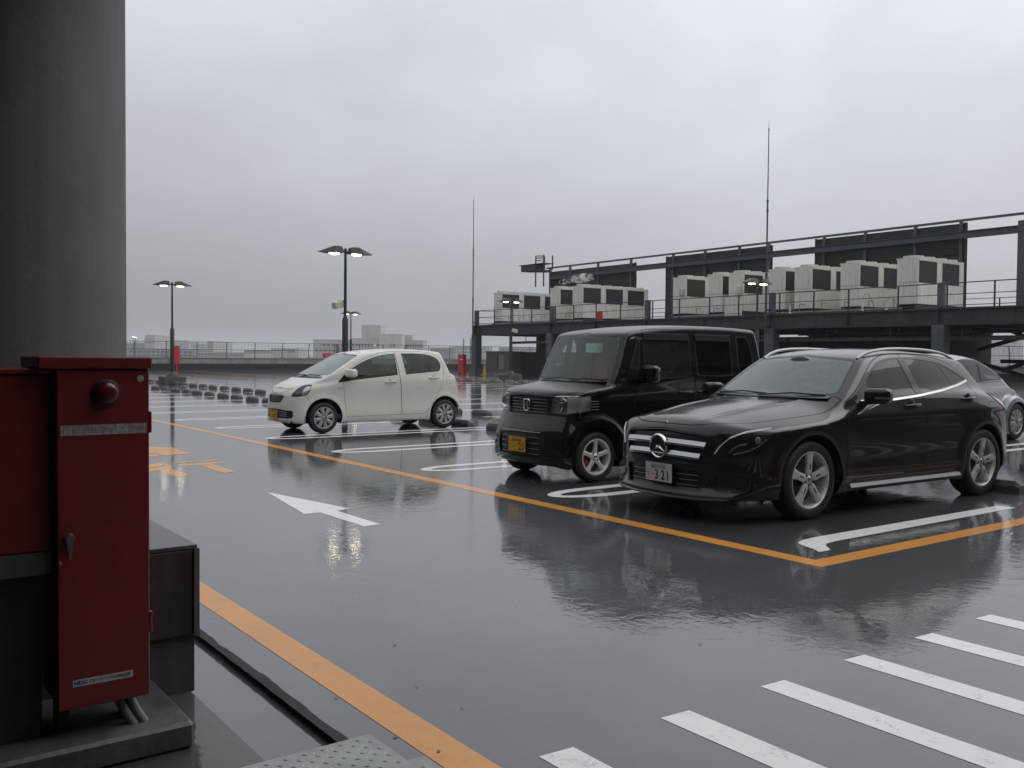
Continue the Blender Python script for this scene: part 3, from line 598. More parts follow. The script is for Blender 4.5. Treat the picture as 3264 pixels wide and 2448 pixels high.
for y0, y1, zt, lab in ((49.3, 59.2, 4.62, 'brown sound screen at the left behind the steaming cooling units'), (37.2, 46.2, 4.80, 'brown sound screen in the middle beside the tall lightning rod'), (24.9, 34.0, 4.86, 'brown sound screen at the right, largest of the three')):
    t = thing('sound_screen', lab, 'screen', (XS+0.05, y0, 3.6), 0, 'brown sound screens on the platform')
    n = 6; hh = zt/n
    for i in range(n): MB().box(0.0, 0.10, 0, y1-y0, i*hh+0.02, (i+1)*hh-0.02, 0.012).build('panel', M_scr, t)
    MB().box(0.1, 0.16, 0, y1-y0, 0, zt).build('backing', M_scr, t)
    for yy in (0.0, y1-y0-0.1): MB().box(-0.03, 0.17, yy, yy+0.1, 0, zt+0.02).build('edge_post', M_scr, t)
# cantilever platform at the left end of the frame
t = thing('frame_bracket', 'dark steel bracket with short railing at the left end of the screen frame', 'bracket', (XS, 59.3, 8.3))
MB().box(-0.7, 0.2, 0.9, 2.8, 0.05, 0.55).build('box_beam', M_steelD, t); MB().prism([(-0.3, -0.15), (2.6, 0.04), (-0.3, 0.04)], 'x', -0.5, 0.1).build('gusset', M_steelD, t)
MB().box(-0.8, 0.3, -0.3, 3.0, 0.552, 0.60).build('plate', M_steelD, t)
for x, y in ((-0.7, 0.8), (0.2, 0.8), (0.2, -0.25), (-0.7, -0.25)): MB().box(x-0.04, x+0.04, y-0.04, y+0.04, -1.3 if x < 0 else 0.1, 1.25).build('post', M_steelD, t)
for z in (0.85, 1.05, 1.22): MB().tube([(-0.7, 0.8, z), (-0.7, -0.25, z)], 0.025, 6).tube([(-0.7, 0.8, z), (0.2, 0.8, z)], 0.025, 6).build('rail', M_steelD, t)

# steam from a cooling unit
sm = bpy.data.materials.new('steam'); sm.use_nodes = True; stt = sm.node_tree; stt.nodes.clear()
so = stt.nodes.new('ShaderNodeOutputMaterial'); pv = stt.nodes.new('ShaderNodeVolumePrincipled'); pv.inputs['Color'].default_value = (0.97, 0.97, 0.97, 1); pv.inputs['Anisotropy'].default_value = 0.2
tcn = stt.nodes.new('ShaderNodeTexCoord'); nzn = stt.nodes.new('ShaderNodeTexNoise'); nzn.inputs['Scale'].default_value = 3.2; nzn.inputs['Detail'].default_value = 4; stt.links.new(tcn.outputs['Object'], nzn.inputs['Vector'])
mrn = stt.nodes.new('ShaderNodeMapRange'); mrn.inputs[1].default_value = 0.48; mrn.inputs[2].default_value = 0.62; mrn.inputs[3].default_value = 0; mrn.inputs[4].default_value = 2.6; stt.links.new(nzn.outputs['Fac'], mrn.inputs[0])
stt.links.new(mrn.outputs[0], pv.inputs['Density']); stt.links.new(pv.outputs[0], so.inputs['Volume'])
p = onX(1795, 903, 43.0); q = onX(1868, 885, 43.0)
bm = bmesh.new(); base = Vector(p)
for i in range(9):
    f_ = i/8; c = Vector(p).lerp(Vector(q), f_); r = 0.30+0.25*f_
    bmesh.ops.create_icosphere(bm, subdivisions=2, radius=r, matrix=Matrix.Translation(c-base+Vector((random.uniform(-.1, .1), random.uniform(-.1, .1), random.uniform(-.1, .12))))@Matrix.Diagonal((1.1, 1.2, 0.62, 1)))
me = bpy.data.meshes.new('steam_plume'); bm.to_mesh(me); bm.free(); me.materials.append(sm); so_ = link('steam_plume', me, None, p); tag(so_, 'thin white steam drifting off a cooling unit fan', 'steam', kind='stuff')

# ------------------------------------------------------------------ below the platform
M_gbox = mat('grey_cabinet_paint', (0.13, 0.145, 0.145), 0.5, noise=0.12, streak=0.2)
t = thing('switchgear_cabinet', 'grey metal switchgear cabinet with a pale door panel under the platform', 'cabinet', (39.6, 53.9, 0))
MB().box(0, 1.4, 0, 3.0, 0.15, 1.66, 0.02).build('casing', M_gbox, t); MB().box(-0.05, 1.45, -0.05, 3.05, 0, 0.149).build('footing', M_par, t); MB().box(-0.05, 1.45, -0.05, 3.05, 1.661, 1.70).build('roof', M_gbox, t)
MB().box(-0.012, -0.001, 0.75, 1.35, 0.4, 1.45).build('door_panel', mat('pale_panel', (0.28, 0.255, 0.22), 0.6), t); MB().box(-0.012, -0.001, 1.42, 1.5, 0.4, 1.5).build('door_gap', M_under, t)
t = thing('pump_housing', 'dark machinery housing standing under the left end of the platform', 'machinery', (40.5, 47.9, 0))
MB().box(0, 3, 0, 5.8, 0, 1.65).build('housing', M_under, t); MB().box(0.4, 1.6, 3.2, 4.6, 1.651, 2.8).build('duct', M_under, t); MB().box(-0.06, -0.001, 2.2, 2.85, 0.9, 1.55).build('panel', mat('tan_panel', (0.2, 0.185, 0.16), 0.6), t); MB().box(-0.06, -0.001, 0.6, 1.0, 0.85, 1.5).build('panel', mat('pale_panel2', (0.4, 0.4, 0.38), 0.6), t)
M_pipe = mat('lagged_pipe', (0.21, 0.165, 0.13), 0.6, noise=0.25, nscale=3)
for (pts, r, lab) in (([(40.2, 54.4, 2.32), (40.2, 48.6, 2.38), (40.2, 48.2, 2.2)], 0.09, 'tan lagged pipe under the left end of the platform'),
                      ([(39.9, 30, 2.33), (39.9, 10, 2.33)], 0.10, 'long tan lagged pipe running under the right half of the platform'),
                      ([(39.9, 47, 2.33), (39.9, 30.2, 2.33)], 0.10, 'tan lagged pipe under the middle of the platform'),
                      ([(40.6, 30, 2.62), (40.6, 10, 2.62)], 0.07, 'dark thinner pipe above the long tan pipe under the platform')):
    t = thing('pipe_run', lab, 'pipe', pts[0]); o = Vector(pts[0])
    MB().tube([tuple(Vector(q)-o) for q in pts], r, 12).build('pipe', M_pipe if 'dark' not in lab else M_rail, t, True)
    y0, y1 = pts[0][1], pts[1][1]
    for y in np.arange(min(y0, y1)+0.8, max(y0, y1), 3.4): MB().box(-0.02, 0.02, y-y0-0.02, y-y0+0.02, r, 2.84-pts[0][2]).build('hanger', M_pipe, t)
for k in range(3):
    t = thing('riser_pipe', '%s of three brown riser pipes dropping beside the dark duct' % ['left', 'middle', 'right'][k], 'pipe', (41.6, 51.3-0.42*k, 1.66), 0, 'riser pipes below the platform')
    MB().tube([(0, 0, 0.0), (0, 0.1, 0.25), (0, 0.1, 1.1)], 0.075, 8).build('pipe', M_pipe, t, True)
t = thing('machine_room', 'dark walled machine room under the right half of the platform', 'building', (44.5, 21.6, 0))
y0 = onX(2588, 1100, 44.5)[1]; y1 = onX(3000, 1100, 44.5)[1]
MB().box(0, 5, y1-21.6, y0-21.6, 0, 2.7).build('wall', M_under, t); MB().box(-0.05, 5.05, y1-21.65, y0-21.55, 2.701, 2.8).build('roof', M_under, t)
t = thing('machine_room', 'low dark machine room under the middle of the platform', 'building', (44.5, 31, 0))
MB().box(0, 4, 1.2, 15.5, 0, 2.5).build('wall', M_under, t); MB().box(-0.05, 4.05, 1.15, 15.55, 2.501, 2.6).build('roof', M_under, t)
# lit work lamps under the platform
M_lit = mat('lit_lamp_glass', (0.9, 0.85, 0.7), 0.3, emit=(1.0, 0.87, 0.62), estr=10.0)
for px, py, lab in ((1745, 1091, 'small lit lamp under the platform beside the column'), (1777, 1090, 'small lit bulkhead lamp under the platform near the black van roof')):
    p = onX(px, py, 40.0); t = thing('bulkhead_lamp', lab, 'lamp', p); MB().box(-0.12, 0.12, -0.16, 0.16, 0.03, 0.16, 0.01).build('housing', M_rail, t); MB().lathe([(0, -0.06), (0.06, -0.05), (0.09, 0.0), (0.09, 0.029), (0, 0.029)], 'z', 12).build('glass', M_lit, t, True)
# red cabinets
def red_box(p, w, h, lab, d=0.3):
    t = thing('red_fire_box', lab, 'fire cabinet', (p[0], p[1], 0)); MB().box(-d/2, d/2, -w/2, w/2, 0.06, h, 0.015).build('casing', M_redB, t)
    MB().box(-d/2-0.012, -d/2-0.001, -w/2+0.04, w/2-0.04, 0.1, h-0.06, 0.004).build('door', M_redB, t); MB().box(-d/2-0.016, -d/2-0.0125, -w/2+0.08, w/2-0.25, h*0.72, h*0.72+0.06).build('label_plate', M_valve, t)
    for s in (-1, 1): MB().box(-d/2, d/2, s*w/2-0.06*(s > 0), s*w/2+0.06*(s < 0), 0.0, 0.059).build('foot', M_redB, t)
    MB().box(-d/2-0.02, d/2+0.02, -w/2-0.02, w/2+0.02, h+0.001, h+0.03).build('lid', M_redB, t); return t
red_box((38.6, 58.6), 0.72, 1.42, 'red fire cabinet beside the left column of the platform')
t = thing('red_hydrant_box', 'narrow red box on the far parapet right behind the lamp post', 'fire cabinet', (22.9, 76.75, 0)); MB().box(-0.22, 0.22, -0.1, 0.15, 0.45, 1.95, 0.02).build('casing', M_redB, t); MB().box(-0.05, 0.05, -0.05, 0.05, 0, 0.449).build('stem', M_redB, t); MB().box(-0.16, 0.16, -0.115, -0.101, 0.55, 1.85, 0.004).build('door', M_redB, t)
# yellow cone
t = thing('traffic_cone', 'slim yellow cone beside the grey switchgear cabinet', 'cone', (38.0, 54.75, 0)); M_yel = mat('yellow_plastic', (0.55, 0.36, 0.03), 0.5)
MB().lathe([(0, 0.72), (0.05, 0.72), (0.13, 0.03), (0, 0.03)], 'z', 16).build('body', M_yel, t, True); MB().box(-0.2, 0.2, -0.2, 0.2, 0, 0.03).build('foot', M_yel, t)
# red guard post at the right edge
p = onZ(3274, 1492); t = thing('guard_post', 'red guard post at the right edge behind the dark brown car', 'bollard', (p[0], p[1], 0)); MB().lathe([(0, 0.86), (0.03, 0.855), (0.04, 0.83), (0.04, 0), (0, 0)], 'z', 14).build('post', M_redB, t, True); MB().lathe([(0.041, 0.62), (0.042, 0.63), (0.042, 0.72), (0.041, 0.73)], 'z', 14).build('band', M_valve, t, True); MB().lathe([(0, 0.012), (0.09, 0.012), (0.1, 0)], 'z', 14).build('foot', M_redB, t, True)

# ------------------------------------------------------------------ lightning rods
M_rod = mat('rod_steel', (0.075, 0.08, 0.085), 0.4, 0.6)
for (px, y0, y1, X, lab) in ((1507, 1040, 619, 38.15, 'tall thin lightning rod at the left end of the platform'), (2440, 1045, 382, 38.1, 'tall thin lightning rod in front of the middle screen')):
    pb_ = onX(px, y0, X); pt = onX(px+4, y1, X); H_ = pt[2]
    t = thing('lightning_rod', lab, 'lightning rod', (X, pb_[1], 2.6))
    a, b_ = 2.6, H_-2.6; s1 = b_*0.62
    MB().tube([(0, 0, 0), (0, 0, s1*0.45)], 0.055, 8).build('lower_tube', M_rod, t, True); MB().tube([(0, 0, s1*0.45), (0, 0, s1)], 0.042, 8).build('middle_tube', M_rod, t, True); MB().tube([(0, 0, s1), (0, 0, b_*0.955)], [0.030, 0.022], 8).build('upper_tube', M_rod, t, True); MB().tube([(0, 0, b_*0.955), (0, 0, b_)], [0.012, 0.004], 6).build('tip', M_rod, t, True)
    for z in (s1, s1*0.93, s1*0.45, b_*0.953): MB().tube([(0, 0, z-0.05), (0, 0, z+0.05)], 0.062 if z < b_*0.9 else 0.035, 8).build('collar', M_rod, t, True)
    for z in (0.35, 1.2): MB().box(0, 0.42, -0.04, 0.04, z-0.04, z+0.04).build('clamp', M_rod, t)

# ------------------------------------------------------------------ lamp posts
M_pole = mat('pole_brown', (0.030, 0.024, 0.025), 0.45, 0.2, noise=0.2)
M_block = mat('lamp_block', (0.085, 0.082, 0.08), 0.75, noise=0.3, nscale=3, streak=0.3)
def lamp_post(loc, label, camera_side=None, block=True):
    t = thing('lamp_post', label, 'lamp post', (loc[0], loc[1], 0), 0, 'twin-head lamp posts on the deck')
    if block: MB().box(-0.47, 0.47, -0.47, 0.47, 0, 0.34, 0.02).build('concrete_block', M_block, t)
    z0 = 0.341 if block else 0
    MB().lathe([(0, z0), (0.26, z0), (0.26, z0+0.03), (0.12, z0+0.2), (0.09, z0+0.22), (0.09, 2.42), (0.05, 2.5), (0, 2.5)], 'z', 16).build('lower_pole', M_pole, t, True)
    MB().lathe([(0, 2.5), (0.045, 2.5), (0.040, 4.5), (0, 4.51)], 'z', 12).build('upper_pole', M_pole, t, True)
    MB().tube([(-0.3, 0, 4.40), (0.3, 0, 4.40)], 0.03, 8).build('cross_arm', M_pole, t, True)
    for s in (-1, 1):
        hd = MB(); xi, xo = 0.12, 0.86
        top = [(xi, -0.20, 4.36), (xi, 0.20, 4.36), (xi+0.05, 0.13, 4.54), (xi+0.05, -0.13, 4.54), (xi+0.26, 0.13, 4.55), (xi+0.26, -0.13, 4.55), (xo, 0.10, 4.36), (xo, -0.10, 4.36), (xi+0.38, 0.22, 4.34), (xi+0.38, -0.22, 4.34)]
        vs = [(s*x, y, z) for x, y, z in top]
        hd.add(vs, [(0, 1, 2, 3), (3, 2, 4, 5), (5, 4, 6, 7), (1, 8, 4, 2), (8, 6, 4), (0, 3, 5, 9), (9, 5, 7), (0, 9, 8, 1), (9, 7, 6, 8)])
        h_ = hd.build('lamp_head', M_pole, t)
        gl = MB(); gl.lathe([(0, -0.055), (0.09, -0.045), (0.15, -0.015), (0.165, 0.0), (0, 0.0)], 'z', 16, (0, 0, 0)); g_ = gl.build('lamp_glass', M_lit, h_, True, (s*0.36, 0, 4.338)); g_.scale = (1.0, 0.85, 0.8)
    if camera_side is not None:
        a, z = camera_side; c = MB().box(-0.16, 0.16, -0.10, 0.10, -0.10, 0.10, 0.02); o = c.build('camera_housing', mat('camera_cream', (0.55, 0.52, 0.38), 0.5), t, loc=(0.22*math.cos(a), 0.22*math.sin(a), z)); o.rotation_euler = (0, 0.25, a+0.6)
        MB().lathe([(0, -0.165), (0.05, -0.165), (0.055, -0.161)], 'x', 12).build('camera_window', M_coil, o); MB().tube([(0, 0, z+0.1), (0.2*math.cos(a), 0.2*math.sin(a), z+0.1)], 0.03, 6).build('camera_arm', M_pole, t)
    return t
def hor(x): return 1113.42+(x+556.8)*0.00895
def lamp_loc(px, ytop): D = FPX*(4.45-CAM_H)/(hor(px)-ytop); return atD(px, hor(px), D)
for (px, yt, lab, cs) in ((549, 904, 'twin-head lamp post on a concrete block left of the white car', None), (1100, 799, 'tall twin-head lamp post with a cream camera box behind the white car', (R_(160), 2.85)), (1118, 997, 'small far lamp post right behind the tall lamp post', None),
                          (1628, 957, 'rusty lamp post with a camera box in front of the left cooling units', (R_(-60), 2.75)), (2411, 897, 'lamp post in front of the tall lightning rod and cooling units', None)):
    lamp_post(lamp_loc(px, yt), lab, cs)
lamp_post((14.0, 0.9), 'twin-head lamp post beside the zebra crossing, right of the view', None)

# ------------------------------------------------------------------ wheel stops
M_stop = mat('wheel_stop_concrete', (0.085, 0.08, 0.075), 0.55, noise=0.3, nscale=9)
M_stop2 = mat('wheel_stop_tan', (0.17, 0.145, 0.11), 0.6, noise=0.3, nscale=9)
sm_ = MB()
def stop_mesh(m, L=0.62):
    b = MB(); P = [(-0.075, 0), (0.075, 0), (0.075, 0.075), (0.045, 0.13), (-0.045, 0.13), (-0.075, 0.075)]; vs = []
    for y, s in ((-L/2, 0), (-L/2+0.05, 1), (L/2-0.05, 1), (L/2, 0)):
        for x, z in P: vs.append((x, y, z if s or z < 0.1 else 0.085))
    fs = [tuple(range(5, -1, -1)), tuple(range(18, 24))]
    for r in range(3):
        for i in range(6): j = (i+1) % 6; fs.append((r*6+i, r*6+j, r*6+6+j, r*6+6+i))
    b.add(vs, fs); return b.mesh('wheel_stop', m)
SM1, SM2 = stop_mesh(M_stop), stop_mesh(M_stop2)
def stops(X, ys, desc, me, grp):
    for i, y in enumerate(ys):
        o = link('wheel_stop', me, None, (X+random.uniform(-.02, .02), y, 0.0), (0, 0, R_(random.uniform(-1.5, 1.5)))); tag(o, desc(i), 'wheel stop', grp)
near = [4.92, 6.62]+[yc+dy for yc in [7.18+2.482*k+1.24 for k in range(0, 12)] for dy in (-0.62, 0.62)]
def place(i): return 'nearest' if i == 0 else (ordinal(i)+' nearest' if i < 15 else '%dth nearest' % (i+1))
stops(10.05, near, lambda i: place(i)+' dark concrete wheel stop in the row behind the parked cars', SM1, 'wheel stops behind the parked cars')
stops(12.25, [y for y in [yc+dy for yc in [7.18+2.482*k+1.24 for k in range(-1, 16)] for dy in (-0.62, 0.62)]], lambda i: place(i)+' dark concrete wheel stop in the second row, back to back with the first', SM1, 'wheel stops of the second row')
stops(27.3, [36.9+1.24*k for k in range(-9, 9)], lambda i: place(i)+' tan wheel stop in the far row before the platform', SM2, 'wheel stops before the platform')
stops(28.9, [36.9+1.24*k for k in range(-3, 9)], lambda i: place(i)+' tan wheel stop in the farthest row, under the platform lamps', SM2, 'farthest wheel stops')
# ------------------------------------------------------------------ car bodies: smooth implicit surfaces, cut into panels
def S(*pts):
    """natural cubic spline through (x, y) points, straight beyond the ends"""
    xs = np.array([p[0] for p in pts], float); ys = np.array([p[1] for p in pts], float); n = len(xs); h = np.diff(xs)
    A = np.zeros((n, n)); r = np.zeros(n); A[0, 0] = A[-1, -1] = 1
    for i in range(1, n-1):
        A[i, i-1] = h[i-1]; A[i, i] = 2*(h[i-1]+h[i]); A[i, i+1] = h[i]; r[i] = 6*((ys[i+1]-ys[i])/h[i]-(ys[i]-ys[i-1])/h[i-1])
    m = np.linalg.solve(A, r)
    s0 = (ys[1]-ys[0])/h[0]-h[0]*(2*m[0]+m[1])/6; s1 = (ys[-1]-ys[-2])/h[-1]+h[-1]*(m[-2]+2*m[-1])/6
    def f(x):
        x = np.asarray(x, float); i = np.clip(np.searchsorted(xs, x)-1, 0, n-2); a = (xs[i+1]-x)/h[i]; b = (x-xs[i])/h[i]
        y = a*ys[i]+b*ys[i+1]+((a**3-a)*m[i]+(b**3-b)*m[i+1])*h[i]**2/6
        return np.where(x < xs[0], ys[0]+s0*(x-xs[0]), np.where(x > xs[-1], ys[-1]+s1*(x-xs[-1]), y))
    return f
def smax(a, b, k): h = np.maximum(k-np.abs(a-b), 0)/k; return np.maximum(a, b)+h**3*k/6
def smin(a, b, k): return -smax(-a, -b, k)
def sdpoly(px, pz, poly):
    P = np.asarray(poly, float); Q = np.roll(P, -1, 0); d = np.full(px.shape, 1e9); s = np.ones(px.shape)
    for (ax, az), (bx, bz) in zip(P, Q):
        ex, ez = bx-ax, bz-az; wx, wz = px-ax, pz-az; t = np.clip((wx*ex+wz*ez)/(ex*ex+ez*ez+1e-12), 0, 1)
        d = np.minimum(d, (wx-ex*t)**2+(wz-ez*t)**2)
        c = ((az <= pz) & (bz > pz) & (ex*wz > ez*wx)) | ((az > pz) & (bz <= pz) & (ex*wz < ez*wx)); s = np.where(c, -s, s)
    return s*np.sqrt(d)
def cr(pts, n=6):
    """closed Catmull-Rom through points; a point given twice makes a corner"""
    P = [np.array(p, float) for p in pts]; out = []; m = len(P)
    for i in range(m):
        p0, p1, p2, p3 = P[i-1], P[i], P[(i+1) % m], P[(i+2) % m]
        if np.allclose(p1, p2): continue
        for t in np.arange(n)/n: out.append(0.5*((2*p1)+(-p0+p2)*t+(2*p0-5*p1+4*p2-p3)*t*t+(-p0+3*p1-3*p2+p3)*t**3))
    return out
class Shell:
    """half car (y >= 0) as triangles with exact normals"""
    def __init__(s, V, N, F): s.V, s.N, s.F = V, N, F
    def cut(s, phi, mask=None):
        """split along phi = 0 -> (inside, outside); faces outside mask go to 'outside' whole"""
        F = s.F if mask is None else s.F[mask]; rest = None if mask is None else s.F[~mask]
        ins = phi < 0; c = ins[F].sum(1); parts_in = [F[c == 3]]; parts_out = [F[c == 0]]
        if rest is not None: parts_out.append(rest)
        V, N = s.V, s.N; n0 = len(V); newV = []; newN = []; off = n0
        for odd_in, sel in ((True, c == 1), (False, c == 2)):
            T = F[sel]
            if not len(T): continue
            o = np.argmax(ins[T] == odd_in, 1); r = np.arange(len(T)); a, b, d = T[r, o], T[r, (o+1) % 3], T[r, (o+2) % 3]
            e = np.concatenate([np.stack([a, b], 1), np.stack([a, d], 1)]); e2 = np.sort(e, 1); key = e2[:, 0].astype(np.int64)*n0+e2[:, 1]
            u, inv = np.unique(key, return_inverse=True); i0, i1 = u//n0, u % n0
            t = (phi[i0]/(phi[i0]-phi[i1]+1e-15))[:, None]; t = np.clip(t, 0, 1)
            nv = V[i0]*(1-t)+V[i1]*t; nnm = N[i0]*(1-t)+N[i1]*t; nnm /= np.linalg.norm(nnm, axis=1, keepdims=True)+1e-12
            newV.append(nv); newN.append(nnm); idx = inv+off; off += len(u); ab, ad = idx[:len(T)], idx[len(T):]
            tri = np.stack([a, ab, ad], 1); quad = np.concatenate([np.stack([ab, b, d], 1), np.stack([ab, d, ad], 1)])
            (parts_in if odd_in else parts_out).append(tri); (parts_out if odd_in else parts_in).append(quad)
        VV = np.concatenate([V]+newV) if newV else V; NN = np.concatenate([N]+newN) if newN else N
        return Shell(VV, NN, np.concatenate(parts_in)), Shell(VV, NN, np.concatenate(parts_out))
    def cen(s): return s.V[s.F].mean(1)
    def cn(s): return s.N[s.F].mean(1)
    def compact(s):
        u, inv = np.unique(s.F, return_inverse=True); return Shell(s.V[u], s.N[u], inv.reshape(-1, 3))
    def join(s, o): n = len(s.V); return Shell(np.concatenate([s.V, o.V]), np.concatenate([s.N, o.N]), np.concatenate([s.F, o.F+n]))
def surface(f, lo, hi, res):
    """surface-net extraction of f = 0, projected onto the exact surface"""
    ax = [np.arange(lo[i], hi[i]+res, res) for i in range(3)]; nx, ny, nz = map(len, ax)
    X, Y, Z = np.meshgrid(*ax, indexing='ij'); D = f(X.ravel(), Y.ravel(), Z.ravel()).reshape(nx, ny, nz)
    neg = D < 0
    cnt = np.zeros((nx-1, ny-1, nz-1), int); acc = np.zeros((nx-1, ny-1, nz-1, 3)); ne = np.zeros((nx-1, ny-1, nz-1))
    for a in (0, 1):
        for b in (0, 1):
            for c in (0, 1): cnt += neg[a:nx-1+a, b:ny-1+b, c:nz-1+c]
    act = (cnt > 0) & (cnt < 8)
    sl = lambda o: (slice(o[0], nx-1+o[0]), slice(o[1], ny-1+o[1]), slice(o[2], nz-1+o[2]))
    for d in range(3):
        e = [0, 0, 0]; e[d] = 1; oth = [k for k in range(3) if k != d]
        for a in (0, 1):
            for b in (0, 1):
                o = [0, 0, 0]; o[oth[0]] = a; o[oth[1]] = b; o2 = [o[k]+e[k] for k in range(3)]
                d0, d1 = D[sl(o)], D[sl(o2)]; m = (d0 < 0) != (d1 < 0); t = np.where(m, d0/(d0-d1+1e-15), 0)
                for k in range(3): acc[..., k] += np.where(m, (t if k == d else o[k]), 0)
                ne += m
    idx = -np.ones(act.shape, int); idx[act] = np.arange(act.sum()); I = np.argwhere(act)
    V = (I+acc[act]/np.maximum(ne[act], 1)[:, None])*res+np.array(lo)
    Q = []
    for d in range(3):
        o1, o2 = [k for k in range(3) if k != d]
        A = [slice(1, -1)]*3; A[d] = slice(0, -1); B = list(A); B[d] = slice(1, None)
        n0, n1 = neg[tuple(A)], neg[tuple(B)]; E = np.argwhere(n0 != n1); fl = n0[n0 != n1]
        c = E.copy(); c[:, o1] += 1; c[:, o2] += 1     # lattice index of edge start
        def cell(a, b): q = c.copy(); q[:, o1] -= a; q[:, o2] -= b; return idx[q[:, 0], q[:, 1], q[:, 2]]
        q = np.stack([cell(1, 1), cell(0, 1), cell(0, 0), cell(1, 0)], 1)
        if d == 1: fl = ~fl
        q[~fl] = q[~fl][:, ::-1]; Q.append(q)
    Q = np.concatenate(Q); Q = Q[(Q >= 0).all(1)]
    ev = lambda P: f(P[:, 0], P[:, 1], P[:, 2])
    def grad(P, h=2e-3):
        G = np.zeros_like(P)
        for k in range(3): e = np.zeros(3); e[k] = h; G[:, k] = (ev(P+e)-ev(P-e))/(2*h)
        return G
    for _ in range(3):
        G = grad(V); st = (ev(V)/((G**2).sum(1)+1e-9))[:, None]*G; ln = np.linalg.norm(st, axis=1, keepdims=True); V = V-st*np.minimum(1, res*0.5/(ln+1e-12))
    G = grad(V); N = G/(np.linalg.norm(G, axis=1, keepdims=True)+1e-12)
    F = np.concatenate([Q[:, [0, 1, 2]], Q[:, [0, 2, 3]]])
    fn = np.cross(V[F[:, 1]]-V[F[:, 0]], V[F[:, 2]]-V[F[:, 0]]); flip = (fn*N[F].mean(1)).sum(1) < 0; F[flip] = F[flip][:, ::-1]
    sh = Shell(V, N, F); keep, _ = sh.cut(-V[:, 1]); return keep.compact()
def emit(name, sh, m, parent, off=0.0, both=True, merge=False, label=None):
    """make mesh objects from a half shell: one per side, or one merged across the middle"""
    sh = sh.compact()
    if not len(sh.F): return []
    V = sh.V+sh.N*off; Fm = sh.F[:, ::-1]; mv = np.array([1, -1, 1.0]); res = []
    def mk(V_, N_, F_):
        me = bpy.data.meshes.new(name); me.from_pydata(V_.tolist(), [], F_.tolist()); me.materials.append(m); me.polygons.foreach_set('use_smooth', [True]*len(F_))
        me.normals_split_custom_set_from_vertices(N_.tolist()); o = link(name, me, parent)
        if label: o['label'] = label
        return o
    if merge: res.append(mk(np.concatenate([V, V*mv]), np.concatenate([sh.N, sh.N*mv]), np.concatenate([sh.F, Fm+len(V)])))
    else:
        res.append(mk(V*mv, sh.N*mv, Fm))            # the side turned to the viewer
        if both: res.append(mk(V, sh.N, sh.F))
    return res
# projections used for cutting
def side(sh): return sh.V[:, 0], sh.V[:, 2]
def front(sh): return sh.V[:, 1], sh.V[:, 2]
def obl(sh, kx, y0, kz=0.0): return sh.V[:, 0]+(sh.V[:, 1]-y0)*kx, sh.V[:, 2]+(sh.V[:, 1]-y0)*kz
def gap(sh, phi, mask=None, w=0.003):
    """split along a closed shut line -> (inside panel, thin gap strip, rest)"""
    ins, out = sh.cut(phi+w, mask)
    return ins, out
# ------------------------------------------------------------------ car materials
P_brown = paint_mat('brown_black_paint', (0.015, 0.0085, 0.009), 0.0, 0.4, beads=0.15)
P_black = paint_mat('black_paint', (0.0022, 0.0022, 0.0028), 0.0, 0.4, beads=0.8)
P_white = paint_mat('white_paint', (0.72, 0.695, 0.62), 0.0, 0.4, beads=0.3, coat=0.7)
P_silver = paint_mat('silver_paint', (0.27, 0.285, 0.30), 0.55, 0.38, beads=0.3)
G_shield = glass_mat('windscreen_glass', (0.50, 0.60, 0.57), 0.42, (0.26, 0.31, 0.305))
G_shieldB = glass_mat('windscreen_glass_clear', (0.72, 0.82, 0.78), 0.2, (0.22, 0.28, 0.27))
G_shieldW = glass_mat('windscreen_glass_misted', (0.50, 0.60, 0.57), 0.55, (0.33, 0.395, 0.385))
G_side = glass_mat('side_glass', (0.58, 0.66, 0.63), 0.06, (0.3, 0.33, 0.33))
G_sideD = glass_mat('side_glass_green', (0.36, 0.43, 0.41), 0.02, (0.2, 0.22, 0.22), ior=1.36)
G_dark = glass_mat('privacy_glass', (0.10, 0.11, 0.115), 0.02, (0.2, 0.2, 0.2), ior=1.36)
G_lens = glass_mat('headlamp_glass', (0.93, 0.95, 0.95), 0.02, (0.6, 0.6, 0.6))
M_trim = mat('black_trim', (0.011, 0.011, 0.012), 0.35); M_plast = mat('black_plastic', (0.017, 0.017, 0.019), 0.5, bump=0.1, bscale=200)
M_gap = mat('shut_line', (0.004, 0.004, 0.004), 0.8); M_int = mat('cabin_lining', (0.035, 0.034, 0.033), 0.85); M_intL = mat('cabin_lining_light', (0.16, 0.155, 0.14), 0.85)
M_seat = mat('seat_cloth', (0.025, 0.026, 0.028), 0.9); M_redseat = mat('red_cushion', (0.75, 0.09, 0.045), 0.85)
M_chrome = mat('chrome', (0.72, 0.72, 0.72), 0.12, 1.0); M_satin = mat('satin_aluminium', (0.5, 0.5, 0.5), 0.3, 1.0, noise=0.05)
M_alloy = mat('alloy_paint', (0.62, 0.61, 0.60), 0.38, 0.35, noise=0.1, nscale=20); M_cap = mat('hubcap_silver', (0.40, 0.40, 0.40), 0.4, 0.55, noise=0.1, nscale=20)
M_tyre = mat('tyre_rubber', (0.012, 0.012, 0.012), 0.6, noise=0.2, nscale=30, bump=0.15, bscale=150); M_well = mat('wheel_well', (0.006, 0.006, 0.006), 0.85)
M_disc = mat('brake_disc', (0.12, 0.115, 0.11), 0.4, 0.9); M_reflector = mat('lamp_reflector', (0.86, 0.87, 0.86), 0.2, 0.25); M_lampdark = mat('lamp_bezel_black', (0.02, 0.02, 0.022), 0.25)
M_amber = mat('amber_lens', (0.55, 0.16, 0.03), 0.2); M_tail = mat('tail_lens', (0.35, 0.006, 0.012), 0.12, coat=0.9); M_caliper = mat('brake_caliper', (0.25, 0.04, 0.02), 0.5)
